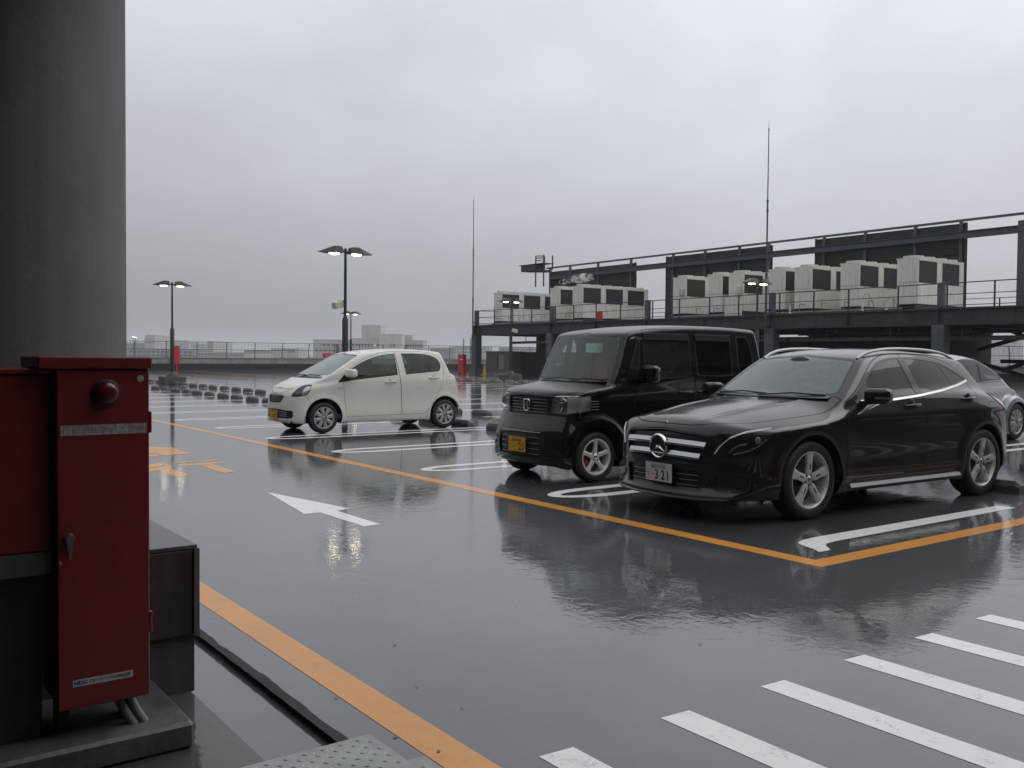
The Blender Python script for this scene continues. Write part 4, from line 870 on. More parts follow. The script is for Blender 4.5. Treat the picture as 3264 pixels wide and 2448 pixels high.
M_plw = mat('plate_white', (0.50, 0.47, 0.44), 0.5, noise=0.08, nscale=25); M_ply = mat('plate_yellow', (0.62, 0.33, 0.01), 0.5, noise=0.08, nscale=25); M_plk = mat('plate_black', (0.015, 0.015, 0.015), 0.5); M_plg = mat('plate_green', (0.01, 0.05, 0.03), 0.5)

def wheel(parent, x, y, r, w, rim_r, style, turn=0.0, n_sp=5, steer=0.0):
    """wheel facing -y: tyre, rim barrel, spokes, hub, nuts, disc"""
    s = -1 if y < 0 else 1
    e = bpy.data.objects.new('wheel', None); COL.objects.link(e); e.parent = parent; e.location = (x, y, r); e.rotation_euler = (0, 0, (math.pi if s > 0 else 0)+steer)
    a = w/2; sh = r-rim_r
    prof = [(rim_r-0.012, a*0.82), (rim_r+0.004, a*0.93), (rim_r+sh*0.35, a*1.0), (rim_r+sh*0.7, a*0.985), (r-0.012, a*0.86), (r-0.003, a*0.70), (r, a*0.45), (r, 0)]
    prof = prof+[(q[0], -q[1]) for q in prof[-2::-1]]
    ty = MB().lathe([(p_, h_) for p_, h_ in prof], 'y', 56); tyre = ty.build('tyre', M_tyre, e, True)
    gr = MB()
    for hh in (-0.5, -0.17, 0.17, 0.5): gr.lathe([(r-0.004, a*hh-0.004), (r+0.0006, a*hh-0.003), (r+0.0006, a*hh+0.003), (r-0.004, a*hh+0.004)], 'y', 56)
    gr.build('tread_groove', M_gap, tyre)
    face = -a*0.80
    MB().lathe([(rim_r+0.006, face-0.004), (rim_r+0.008, face-0.012), (rim_r-0.006, face-0.014), (rim_r-0.016, face-0.002), (rim_r-0.024, face+0.03), (rim_r-0.03, a*0.8)], 'y', 56).build('rim', M_alloy if style != 'cap' else M_cap, e, True)
    MB().lathe([(0, 0.02), (rim_r-0.04, 0.02), (rim_r-0.03, 0.05)], 'y', 40).build('inner_face', M_well, e)
    MB().lathe([(0.06, -0.004), (rim_r*0.72, -0.004), (rim_r*0.72, 0.008)], 'y', 40).build('brake_disc', M_disc, e)
    ca = [R_(q) for q in (195, 205, 220, 235, 245)]
    MB().prism([(rim_r*0.80*math.cos(q), rim_r*0.80*math.sin(q)) for q in ca]+[(rim_r*0.5*math.cos(q), rim_r*0.5*math.sin(q)) for q in ca[::-1]], 'y', -0.03, 0.012).build('caliper', M_caliper if style == 'star' else M_disc, e)
    R1 = rim_r-0.008
    for k in range(n_sp):
        t0 = turn+2*math.pi*k/n_sp; sp = MB()
        if style == 'cap': st = [(0.045, 0.36, 0), (0.09, 0.30, 0), (0.13, 0.235, 0), (R1, 0.22, 0)]; th = 0.012; dz = [-0.008, -0.010, -0.008, 0.0]
        elif style == 'split': st = [(0.050, 0.52, 0), (0.09, 0.40, 0), (R1*0.62, 0.215, 0), (R1, 0.20, 0)]; th = 0.022; dz = [0.010, 0.004, 0.0, -0.002]
        else: st = [(0.045, 0.5, 0), (0.08, 0.33, 0), (R1*0.65, 0.165, 0), (R1, 0.16, 0)]; th = 0.022; dz = [0.012, 0.006, 0.002, 0.0]
        vs = []
        for (rr, ha, _), d in zip(st, dz):
            for ang, hh in ((-ha, d+0.006), (-ha*0.55, d-0.002), (ha*0.55, d-0.002), (ha, d+0.006)): vs.append((rr*math.cos(t0+ang), face-0.004+hh, rr*math.sin(t0+ang)))
        m_ = len(vs); vs += [(x_, y_+th, z_) for x_, y_, z_ in vs]; fs = []
        for i in range(3):
            for j in range(3): q = i*4+j; fs += [(q, q+1, q+5, q+4), (m_+q, m_+q+4, m_+q+5, m_+q+1)]
            fs += [(i*4, i*4+4, m_+i*4+4, m_+i*4), (i*4+3, m_+i*4+3, m_+i*4+7, i*4+7)]
        sp.add(vs, fs)
        if style == 'split':
            for sg in (-1, 1):
                pass
        o_ = sp.build('spoke', M_alloy if style != 'cap' else M_cap, e, True)
        if style == 'split':
            sl = MB(); r0, r1 = 0.088, R1*0.60; vs = []
            for rr, ha in ((r0, 0.09), (r1, 0.045)):
                for ang in (-ha, ha): vs.append((rr*math.cos(t0+ang), face-0.004+(0.0015 if rr == r0 else -0.0035), rr*math.sin(t0+ang)))
            sl.add(vs, [(0, 1, 3, 2)]); sl.build('spoke_slot', M_gap, o_)
    MB().lathe([(0, face+0.002), (0.030, face+0.002), (0.034, face+0.006), (0.062, face+0.012), (0.066, face+0.03)], 'y', 28).build('hub', M_alloy if style != 'cap' else M_cap, e, True)
    cp = MB().lathe([(0, face-0.003), (0.022, face-0.0025), (0.027, face+0.0015)], 'y', 24).build('centre_cap', M_chrome if style == 'star' else M_satin, e, True)
    for k in range(0 if style == 'cap' else n_sp if style != 'star' else 4):
        t0 = turn+2*math.pi*(k+0.5)/(n_sp if style != 'star' else 4); MB().lathe([(0, -0.006), (0.009, -0.005), (0.0105, 0.004), (0.0105, 0.012)], 'y', 8, (0.048*math.cos(t0), face+0.010, 0.048*math.sin(t0))).build('wheel_nut', M_gap, e, True)
    return e
def arch_liner(parent, x, z, r, y0, y1, a0=-8, a1=188):
    for s in (-1, 1):
        b = MB(); b.lathe([(r+0.015, y0), (r+0.015, y1)], 'y', 32, (x, 0, z), R_(a0), R_(a1))
        b.add([(x+(r+0.015)*math.cos(t), y0, z+(r+0.015)*math.sin(t)) for t in np.linspace(R_(a0), R_(a1), 25)], [tuple(range(25))])
        if s < 0: b.v = [(p[0], -p[1], p[2]) for p in b.v]
        b.build('wheel_arch_liner', M_well, parent)
def plate(parent, x, y, z, m, top, kana, num, tilt=0.0, w=0.33, h=0.165):
    """front number plate facing -x"""
    e = bpy.data.objects.new('number_plate', MB().box(-0.004, 0.0, -w/2, w/2, -h/2, h/2, 0.0015).mesh('number_plate', m)); COL.objects.link(e); e.parent = parent; e.location = (x, y, z); e.rotation_euler = (0, tilt, 0)
    # text faces -x, reading left to right towards -y
    B = Matrix(((0, 0, -1, 0), (-1, 0, 0, 0), (0, 1, 0, 0), (0, 0, 0, 1)))
    ink = M_plk if m is M_ply else M_plg
    def tx(s, sz, yy, zz, sx=1.0, bold=0.0): text_obj('plate_lettering', s, sz, ink, e, Matrix.Translation((-0.0050, yy, zz)) @ B, ext=0.0004, sx=sx, bold=bold)
    tx(top, 0.054, 0.0, 0.050, 1.0, 0.0001); tx(kana, 0.042, 0.128, -0.022, 0.9, 0.0002)
    for s, yy in num:
        if s == '.': text_obj('plate_lettering', '・', 0.07, ink, e, Matrix.Translation((-0.0050, yy, -0.026)) @ B, ext=0.0004)
        else: tx(s, 0.118, yy, -0.026, 0.82, 0.0026)
    for yy in (0.105, -0.105): MB().lathe([(0, -0.003), (0.006, -0.002), (0.008, 0.0)], 'x', 10, (-0.0042, yy, 0.052)).build('plate_bolt', M_satin, e)
    return e
def seat(parent, x, y, z0, zb, m, rest=True, wd=0.24, hr=M_seat):
    e = bpy.data.objects.new('seat', None); COL.objects.link(e); e.parent = parent; e.location = (x, y, z0)
    MB().box(-0.28, 0.24, -wd, wd, 0.0, 0.17, 0.05).build('cushion', m, e)
    b = MB(); b.prism([(0.16, 0.1), (0.30, 0.1), (0.44, zb-z0), (0.33, zb-z0)], 'y', -wd, wd); b.build('backrest', m, e)
    if rest: MB().box(0.34, 0.45, -0.12, 0.12, zb-z0+0.03, zb-z0+0.21, 0.035).build('headrest', hr, e); MB().box(0.385, 0.40, -0.05, 0.05, zb-z0-0.02, zb-z0+0.04).build('headrest_stem', M_chrome, e)
    return e
def interior(parent, sh_all, x0, x1, hw, dash, belt, seats, m_lin):
    MB().box(x0, x1, -hw, hw, 0.25, 0.32).build('cabin_floor', m_lin, parent)
    MB().box(dash, dash+0.28, -hw+0.03, hw-0.03, 0.5, belt-0.06, 0.05).build('dashboard', M_int, parent)
    sw = MB(); c = Vector((dash+0.42, 0.34, belt-0.06)); ax = Vector((-0.9, 0, 0.42)).normalized(); u = Vector((0, 1, 0)); v = ax.cross(u)
    ring = [tuple(c+(u*math.cos(t)+v*math.sin(t))*0.18) for t in np.linspace(0, 2*math.pi, 25)]; sw.tube(ring, 0.014, 8, False); sw.tube([tuple(c), tuple(c-Vector((0.25, 0, 0.12)))], 0.03, 8)
    sw.beam(tuple(c-u*0.17), tuple(c+u*0.17), 0.05, 0.02); sw.build('steering_wheel', M_trim, parent, True)
    for q in seats: seat(parent, *q)
# ------------------------------------------------------------------ helpers for panels
def band(sh, fphi, w, mask=None):
    """(core, border strip, rest): fphi(shell) < 0 inside; the border lies w inside the outline"""
    ins, rest = sh.cut(fphi(sh), mask); ins = ins.compact(); core, strip = ins.cut(fphi(ins)+w); return core, strip, rest.compact()
def panel(sh, fphi, mask=None, w=0.0028):
    """(panel, gap, rest) for a shut line"""
    p1 = fphi(sh); ins, rest = sh.cut(p1-w, mask); ins = ins.compact(); core, g = ins.cut(fphi(ins)+w); return core.compact(), g.compact(), rest.compact()
def sidemask(sh, ymin=0.3, nmin=0.3): c, n = sh.cen(), sh.cn(); return (c[:, 1] > ymin) & (n[:, 1] > nmin)
def lining(sh, m, parent, zmin, off=-0.03):
    c = sh.cen(); s2 = Shell(sh.V, sh.N, sh.F[c[:, 2] > zmin]); emit('cabin_lining', s2, m, parent, off, merge=True)
def bar(pts, r, name, m, parent, n=8, sm=True): return MB().tube(pts, r, n).build(name, m, parent, sm)
def ribbon(pts, dirs, w, th):
    """flat strip along pts, width w along dirs, thickness th"""
    b = MB(); vs = []
    P = [np.array(p, float) for p in pts]; n = len(P)
    for i, p in enumerate(P):
        t = P[min(i+1, n-1)]-P[max(i-1, 0)]; t /= np.linalg.norm(t); d = np.array(dirs[i] if isinstance(dirs, list) else dirs, float); d /= np.linalg.norm(d); nm = np.cross(t, d); nm /= np.linalg.norm(nm)
        vs += [p-d*w/2-nm*th/2, p+d*w/2-nm*th/2, p+d*w/2+nm*th/2, p-d*w/2+nm*th/2]
    fs = [(0, 1, 2, 3), tuple(4*(n-1)+k for k in (3, 2, 1, 0))]
    for i in range(n-1):
        for k in range(4): fs.append((4*i+k, 4*i+4+k, 4*i+4+(k+1) % 4, 4*i+(k+1) % 4))
    return b.add(vs, fs)
def onbody(f, x, z, y0=1.3):
    """y of the body side at (x, z), by marching inwards"""
    ys = np.linspace(y0, 0.2, 1101); v = f(np.full(ys.shape, x), ys, np.full(ys.shape, z)); i = np.argmax(v < 0); return float(ys[i])
def onfront(f, y, z, x0=-0.4):
    xs = np.linspace(x0, 2.8, 3201); v = f(xs, np.full(xs.shape, y), np.full(xs.shape, z)); return float(xs[np.argmax(v < 0)])
def handle(parent, f, x0, x1, z, zr, m, cup=M_gap):
    for s in (-1, 1):
        ya, yb = onbody(f, x0, z), onbody(f, x1, z); P = []
        for t in np.linspace(0, 1, 7): P.append((x0+(x1-x0)*t, s*(ya+(yb-ya)*t+0.008+0.028*math.sin(math.pi*min(1, max(0, t)))**0.5), z+zr*t))
        q = parent[0] if s < 0 else parent[1]
        MB().tube(P, [0.010, 0.013, 0.0145, 0.015, 0.0145, 0.013, 0.010], 8).build('door_handle', m, q, True)
        xm = (x0+x1)/2; ym = (ya+yb)/2
        MB().lathe([(0.0, s*0.002), (0.045, s*0.0015), (0.052, -s*0.004)], 'y', 18, (xm, s*ym, z+zr/2+0.006)).build('handle_recess', cup, q, True)
def wiper(parent, p0, p1, side_):
    bar([p0, tuple((Vector(p0)*0.45+Vector(p1)*0.55)+Vector((-0.02, 0, 0.02))), p1], 0.008, 'wiper', M_trim, parent, 6)
def mirror(doors, x, y, z, m, sx=0.17, sy=0.2, sz=0.13, base=None):
    for s, q in ((-1, doors[0]), (1, doors[1])):
        o = rbox(sx, sy, sz, min(sx, sy, sz)*0.30, m, 'wing_mirror', q, (x, s*(y+sy/2), z), 4); o.rotation_euler = (0, 0, s*R_(-12))
        g = MB().box(sx*0.46, sx*0.505, -sy*0.40, sy*0.40, -sz*0.36, sz*0.36).build('mirror_glass', M_reflector, o)
        MB().beam((x+0.02, s*(y-0.07), z-sz*0.55), (x-0.01, s*(y+0.06), z-sz*0.35), 0.09, 0.035).build('mirror_foot', M_trim, q)

# ================================================================== white kei hatchback
def f_white(x, y, z):
    y2 = y*y; ay = np.abs(y)
    hood = S((0.07, .60), (0.12, .68), (0.19, .755), (0.28, .83), (0.41, .90), (0.60, .965), (0.8, 1.005), (1.1, 1.06), (1.6, 1.12), (2.6, 1.12), (3.3, 1.10))(x)-0.14*y2-0.18*y2*y2
    L = z-hood
    sec = S((.15, -.05), (.25, -.012), (.36, .0), (.50, -.006), (.72, -.004), (.86, -.004), (.94, -.02), (1.02, -.06))(z)
    pl = S((0, .55), (.25, .66), (.55, .712), (.9, .731), (1.6, .7375), (2.6, .7375), (3.1, .728), (3.5, .68))(x)
    L = smax(L, ay-(pl+sec), 0.10)
    xf = S((.12, .20), (.19, .125), (.30, .105), (.45, .105), (.60, .118), (.68, .135), (.80, .19), (.95, .33))(z)+0.13*(ay/0.7)**2.2+0.11*(ay/.7)**8
    L = smax(L, (xf-x)*0.92, 0.09)
    xr = S((.2, 3.53), (.35, 3.61), (.55, 3.62), (.75, 3.60), (.95, 3.55), (1.1, 3.49))(z)-0.055*(ay/.7)**4
    L = smax(L, x-xr, 0.10); L = smax(L, 0.175-z, 0.05)
    roof = S((1.2, 1.33), (1.45, 1.415), (1.75, 1.468), (2.1, 1.497), (2.5, 1.508), (2.9, 1.498), (3.2, 1.472), (3.45, 1.43))(x)-0.10*y2
    Gq = z-roof
    ws = (0.60+(z-0.985)*1.93+0.36*y2-x)*0.46
    Gq = smax(Gq, ws, 0.05)
    wg = S((.80, .665), (.88, .700), (.96, .714), (1.1, .690), (1.25, .648), (1.4, .590), (1.5, .54))(z)-0.055*np.clip((x-2.5)/1.0, 0, 2)**2-0.03*np.clip((1.5-x)/0.9, 0, 2)**2
    Gq = smax(Gq, ay-wg, 0.055)
    xb = S((.85, 3.56), (1.02, 3.51), (1.2, 3.42), (1.35, 3.335), (1.45, 3.29))(z)-0.10*(ay/.6)**3
    Gq = smax(Gq, (x-xb)*0.9, 0.06)
    Gq = np.maximum(Gq, .80-z); d = smin(L, Gq, 0.07)
    for xa, za in ((.735, .275), (3.225, .275)):                      # slight arch flares
        rr = np.hypot(x-xa, z-za); d = d-0.012*np.exp(-((rr-0.36)/0.05)**2)*np.clip((ay-.5)/.15, 0, 1)
    return d
def build_white():
    t = thing('parked_car', 'small white five-door hatchback with orange-yellow plate and silver hubcaps', 'car', (6.32, 15.82, 0), R_(-0.6), 'cars parked on the deck')
    f = f_white; sh = surface(f, (-0.06, -0.06, 0.10), (3.72, 0.80, 1.56), 0.021); full = sh
    for xa, za, Rr in ((.735, .275, .342), (3.225, .275, .342)):
        c = sh.cen(); ins, sh = sh.cut(np.hypot(sh.V[:, 0]-xa, sh.V[:, 2]-za)-Rr, (c[:, 1] > 0.42) & (c[:, 2] < .7)); sh = sh.compact(); arch_liner(t, xa, za, Rr, 0.42, 0.70, 20 if xa > 2 else -8)
    # windscreen, rear window
    wsp = cr([(-.25, 1.0), (.3, 1.003), (.60, 1.02), (.655, 1.04), (.655, 1.06), (.56, 1.33), (.53, 1.372), (.48, 1.385), (.2, 1.397), (-.25, 1.40)])
    fw = lambda s: sdpoly(*front(s), wsp); c, n = sh.cen(), sh.cn()
    g, tr, sh = band(sh, fw, 0.014, (n[:, 0] < -.25) & (c[:, 2] > .97) & (c[:, 0] > 0.5)); wsg = emit('windscreen', g, G_shieldW, t, -0.002, merge=True)[0]; emit('windscreen_seal', tr, M_trim, wsg, -0.001, merge=True)
    rwp = cr([(-.25, 1.05), (.5, 1.05), (.56, 1.1), (.50, 1.34), (.44, 1.385), (-.25, 1.40)]); fr_ = lambda s: sdpoly(*front(s), rwp); c, n = sh.cen(), sh.cn()
    g, tr, sh = band(sh, fr_, 0.014, (n[:, 0] > .2) & (c[:, 2] > 1.0) & (c[:, 0] > 2.9)); rg = emit('rear_window', g, G_side, t, -0.002, merge=True)[0]; emit('window_seal', tr, M_trim, rg, -0.001, merge=True)
    # side windows
    wf = cr([(.985, .893), (1.0, .905), (1.22, 1.10), (1.48, 1.245), (1.75, 1.345), (1.98, 1.392), (2.15, 1.41), (2.18, 1.405), (2.185, 1.38), (2.205, 1.04), (2.20, 1.022), (2.18, 1.018), (1.43, .945), (1.05, .893)])
    wr = cr([(2.335, 1.405), (2.35, 1.418), (2.65, 1.42), (2.90, 1.40), (3.06, 1.35), (3.145, 1.27), (3.165, 1.20), (3.14, 1.12), (3.10, 1.085), (3.04, 1.08), (2.40, 1.03), (2.385, 1.04), (2.37, 1.10)])
    ff = lambda s: sdpoly(*side(s), wf); fr2 = lambda s: sdpoly(*side(s), wr)
    wg_f, wt_f, sh = band(sh, ff, 0.013, sidemask(sh)); wg_r, wt_r, sh = band(sh, fr2, 0.013, sidemask(sh))
    tri, wg_f = wg_f.cut(wg_f.V[:, 0]-1.30-(wg_f.V[:, 2]-1.1)*0.0, None)     # black sail behind the mirror
    div, wg_r = wg_r.cut(np.abs(wg_r.V[:, 0]-2.90+0.06*(wg_r.V[:, 2]-1.2))-0.016); low, wg_f = wg_f.cut(wg_f.V[:, 2]-(.94+(wg_f.V[:, 0]-1.43)*.095)-.055)
    # headlamps (seen obliquely)
    hl = cr([(.165, .66), (.20, .715), (.32, .815), (.42, .85), (.535, .862), (.545, .845), (.51, .75), (.455, .68), (.40, .665), (.25, .645)])
    fh = lambda s: sdpoly(*obl(s, 0.45, .62), hl); c = sh.cen()
    hin, hst, sh = band(sh, fh, 0.009, (c[:, 0] < .7) & (c[:, 1] > .2) & (c[:, 2] > .5))
    # grille
    gp = cr([(-.2, .655), (.30, .66), (.345, .655), (.34, .64), (.25, .545), (.22, .535), (-.2, .53)]); fg = lambda s: sdpoly(*front(s), gp); c = sh.cen()
    gin, gst, sh = band(sh, fg, 0.010, (c[:, 0] < .4) & (c[:, 2] < .75))
    gb = cr([(-.2, .72), (.30, .72), (.36, .70), (.35, .67), (-.2, .664)])
    # lower intake
    lp = cr([(-.2, .415), (.45, .405), (.55, .40), (.575, .385), (.575, .30), (.55, .275), (.46, .262), (.30, .262), (-.2, .265)]); fl = lambda s: sdpoly(*front(s), lp); c = sh.cen()
    lin, lst, sh = band(sh, fl, 0.012, (c[:, 0] < .5) & (c[:, 2] < .5))
    # bonnet
    hp = [(0.0, -.1)]+cr([(.145, -.1), (.145, -.1), (.155, .15), (.19, .30), (.26, .43), (.38, .55), (.52, .62), (.70, .655), (.80, .66), (.84, .62), (.70, .3), (.655, -.1), (.655, -.1)])[1:]
    c, n = sh.cen(), sh.cn(); fhood = lambda s: sdpoly(s.V[:, 0], s.V[:, 1], hp[1:])
    hood, hgap, sh = panel(sh, fhood, (n[:, 2] > .2) & (c[:, 2] > .66) & (c[:, 2] < 1.02) & (c[:, 0] < .95))
    # doors
    d1 = cr([(1.10, .93), (1.10, .93), (1.24, 1.135), (1.50, 1.29), (1.78, 1.395), (2.0, 1.44), (2.185, 1.455), (2.185, 1.455), (2.235, 1.07), (2.265, .68), (2.28, .29), (2.28, .29), (1.7, .285), (1.22, .28), (1.165, .31), (1.13, .55), (1.105, .80)])
    d2 = cr([(2.192, 1.456), (2.192, 1.456), (2.6, 1.462), (2.95, 1.435), (3.14, 1.36), (3.215, 1.25), (3.20, .98), (3.09, .70), (2.93, .48), (2.85, .36), (2.76, .305), (2.55, .295), (2.287, .29), (2.287, .29), (2.272, .68), (2.242, 1.07)])
    da, ga, sh = panel(sh, lambda s: sdpoly(*side(s), d1), sidemask(sh, .35)); db, gb_, sh = panel(sh, lambda s: sdpoly(*side(s), d2), sidemask(sh, .35))
    fu, gfu, sh = panel(sh, lambda s: sdpoly(*side(s), cr([(3.27, .96), (3.29, .975), (3.38, .985), (3.40, .975), (3.41, .88), (3.40, .855), (3.30, .845), (3.275, .86)])), sidemask(sh, .35), 0.002)
    # bumper shut line
    bp_, gbp, sh = panel(sh, lambda s: s.V[:, 0]-(.42-(s.V[:, 2]-.66)*0.55), (sh.cen()[:, 2] < .66) & (sh.cen()[:, 0] < .6), 0.002)
    # tail lamps
    tl = cr([(3.42, 1.04), (3.48, 1.05), (3.70, 1.04), (3.70, .74), (3.55, .76), (3.47, .9)]); tin, sh = sh.cut(sdpoly(*side(sh), tl), (sh.cen()[:, 1] > .40) & (sh.cen()[:, 0] > 3.2)); sh = sh.compact()
    body = emit('body', sh, P_white, t, merge=True)[0]
    emit('bumper', bp_, P_white, t, merge=True); emit('bonnet', hood, P_white, t, merge=True)
    for g_ in (hgap, gbp): emit('shut_line', g_, M_gap, t, -0.004, merge=True)
    doors = emit('door', da, P_white, t); rdoors = emit('door', db, P_white, t)
    for dd, gg in ((doors, ga), (rdoors, gb_)):
        pass
    emit('shut_line', ga, M_gap, t, -0.002); emit('shut_line', gb_, M_gap, t, -0.002); emit('fuel_flap', fu, P_white, t, both=False); emit('shut_line', gfu, M_gap, t, -0.003, both=False)
    def sub(name, s, m, parents, off=0.0):
        for o, p in zip(emit(name, s, m, None, off), parents): o.parent = p
    sub('window_glass', wg_f, G_side, doors, -0.004); sub('window_seal', wt_f, M_trim, doors, -0.001); sub('mirror_sail', tri, M_trim, doors, -0.001); sub('waist_seal', low, M_trim, doors, -0.001)
    sub('window_glass', wg_r, G_side, rdoors, -0.004); sub('window_seal', wt_r, M_trim, rdoors, -0.001); sub('window_divider', div, M_trim, rdoors, -0.001)
    # headlamp: lens over reflector
    hm, _ = hin, 0
    dk, rf = hin.cut(sdpoly(*obl(hin, 0.45, .62), cr([(.36, .66), (.40, .80), (.56, .90), (.60, .72), (.45, .62)])))
    hd = emit('headlamp', hin, G_lens, t, 0.002); 
    for o, p in zip(emit('reflector', dk, M_reflector, None, -0.022), hd): o.parent = p
    for o, p in zip(emit('lamp_bezel', rf, mat('lamp_bezel_grey', (0.10, 0.11, 0.12), 0.25, 0.3), None, -0.015), hd): o.parent = p
    for o, p in zip(emit('lamp_rim', hst, M_trim, None, -0.002), hd): o.parent = p
    grl = emit('grille', gin, M_trim, t, -0.018, merge=True)[0]; emit('grille_frame', gst, M_trim, grl, -0.004, merge=True)
    for z in (.56, .585, .61, .635): bar([(onfront(f, yy, z)+.012, yy, z) for yy in np.linspace(-.24-(z-.56)*.6, .24+(z-.56)*.6, 11)], .004, 'grille_bar', M_lampdark, grl, 6)
    li = emit('lower_intake', lin, M_trim, t, -0.02, merge=True)[0]; emit('intake_frame', lst, M_trim, li, -0.008, merge=True)
    for z in (.30, .335, .37): bar([(onfront(f, yy, z)+.010, yy, z) for yy in np.linspace(-.42, .42, 9)], .005, 'intake_bar', M_cap, li, 6)
    em = MB().lathe([(0.0, -0.004), (.014, -.004), (.018, 0), (.024, -.004), (.030, 0)], 'x', 24); e_ = em.build('emblem', M_satin, t, True, (onfront(f, 0, .668)-.004, 0, .668)); e_.scale = (1, 1.25, .95)
    ribbon([(onfront(f, yy, .70-abs(yy)*.08)-.004, yy, .70-abs(yy)*.08) for yy in np.linspace(-.27, .27, 13)], (0.2, 0, 1), .022, .008).build('grille_strip', P_white, t, True)
    emit('tail_lamp', tin, mat('clear_tail_lens', (0.55, 0.53, 0.5), 0.15, coat=0.8), t, 0.004)
    plate(t, onfront(f, 0, .32)-.012, .0, .315, M_ply, '品川584', 'し', [('4', -.005), ('2', -.075), ('1', -.13)], 0.03)
    for s in (-1, 1):
        MB().lathe([(0, -.003), (.022, -.002), (.028, .006)], 'x', 16, (onfront(f, .47, .205), s*.47, .205)).build('reflex_lens', M_reflector, t, True)
        MB().box(1.005, 1.085, s*(onbody(f, 1.05, .79)+.002)-.003, s*(onbody(f, 1.05, .79)+.002)+.003, .782, .798).build('side_repeater', mat('repeater', (.5, .45, .38), .3), t)
    handle(doors, f, 1.93, 2.16, .895, .012, P_white, mat('handle_cup', (0.45, 0.44, 0.40), 0.5)); handle(rdoors, f, 2.87, 3.10, .965, .008, P_white, mat('handle_cup', (0.45, 0.44, 0.40), 0.5))
    mirror(doors, 1.20, .715, 1.06, P_white, .15, .215, .145)
    for y0, y1 in ((.45, -.12), (-.05, -.52)): wiper(t, (onfront(f, y0, .985)-.012, y0, .992), (onfront(f, y1, 1.02)-.015, y1, 1.018), 0)
    ribbon([(onfront(f, yy, .985)-.01, yy, .985) for yy in np.linspace(-.62, .62, 15)], (1, 0, .35), .06, .006).build('cowl', M_trim, t, True)
    bar([(1.50, .0, 1.425), (1.28, .0, 1.56)], .004, 'aerial', M_trim, t, 6)
    for xa in (.735, 3.225):
        for s in (-1, 1): wheel(t, xa, s*.645, .272, .155, .186, 'cap', R_(12), 8)
    lining(sh.join(hood), M_intL, t, .55)
    MB().box(.2, 3.4, -.55, .55, .17, .25).build('underbody', M_well, t)
    interior(t, sh, .75, 3.35, .64, .80, .93, [(1.55, .34, .36, 1.0, M_seat), (1.55, -.34, .36, 1.0, M_seat), (2.45, .32, .38, 1.0, M_seat, True, .3), (2.45, -.32, .38, 1.0, M_seat, True, .3)], M_intL)
    return t

# ================================================================== black box-shaped kei wagon
def f_black(x, y, z):
    y2 = y*y; ay = np.abs(y)
    hood = S((0.05, .93), (.14, .995), (.25, 1.035), (.45, 1.075), (.75, 1.12), (1.1, 1.17), (1.5, 1.22), (3.3, 1.22))(x)-0.06*y2-0.10*y2*y2
    L = z-hood
    sec = S((.15, -.04), (.27, -.008), (.42, .0), (.62, -.004), (.85, .0), (1.0, -.006), (1.12, -.016))(z)
    pl = S((0, .655), (.2, .70), (.45, .728), (.9, .7375), (2.6, .7375), (3.1, .733), (3.4, .71))(x)
    L = smax(L, ay-(pl+sec), 0.06)
    xf = S((.12, .12), (.2, .03), (.30, .0), (.45, .0), (.58, .035), (.70, .085), (.85, .125), (.97, .145), (1.05, .2))(z)+0.13*(ay/0.7)**2.6+0.07*(ay/.72)**10
    L = smax(L, (xf-x)*.95, 0.06)
    xr = S((.2, 3.36), (.4, 3.40), (.8, 3.40), (1.2, 3.385))(z)-0.06*(ay/.7)**4
    L = smax(L, x-xr, 0.07); L = smax(L, 0.175-z, 0.04)
    roof = S((.85, 1.60), (1.0, 1.675), (1.3, 1.742), (1.8, 1.782), (2.4, 1.795), (3.0, 1.785), (3.4, 1.76))(x)-0.07*y2
    Gq = z-roof
    ws = (0.70+(z-1.10)*.47+0.20*y2-x)*.9
    Gq = smax(Gq, ws, 0.05)
    wg = S((.97, .675), (1.06, .705), (1.15, .716), (1.4, .688), (1.62, .652), (1.8, .615))(z)
    Gq = smax(Gq, ay-wg, 0.06)
    xb = S((1.0, 3.39), (1.3, 3.365), (1.6, 3.315), (1.78, 3.27))(z)-0.05*(ay/.65)**4
    Gq = smax(Gq, (x-xb), 0.07); Gq = np.maximum(Gq, .98-z); d = smin(L, Gq, 0.045)
    for xa in (.555, 3.06):
        rr = np.hypot(x-xa, z-.275); d = d-0.024*np.exp(-(np.maximum(np.abs(rr-0.385)-.03, 0)/0.05)**2)*np.clip((ay-.5)/.15, 0, 1)
    return d
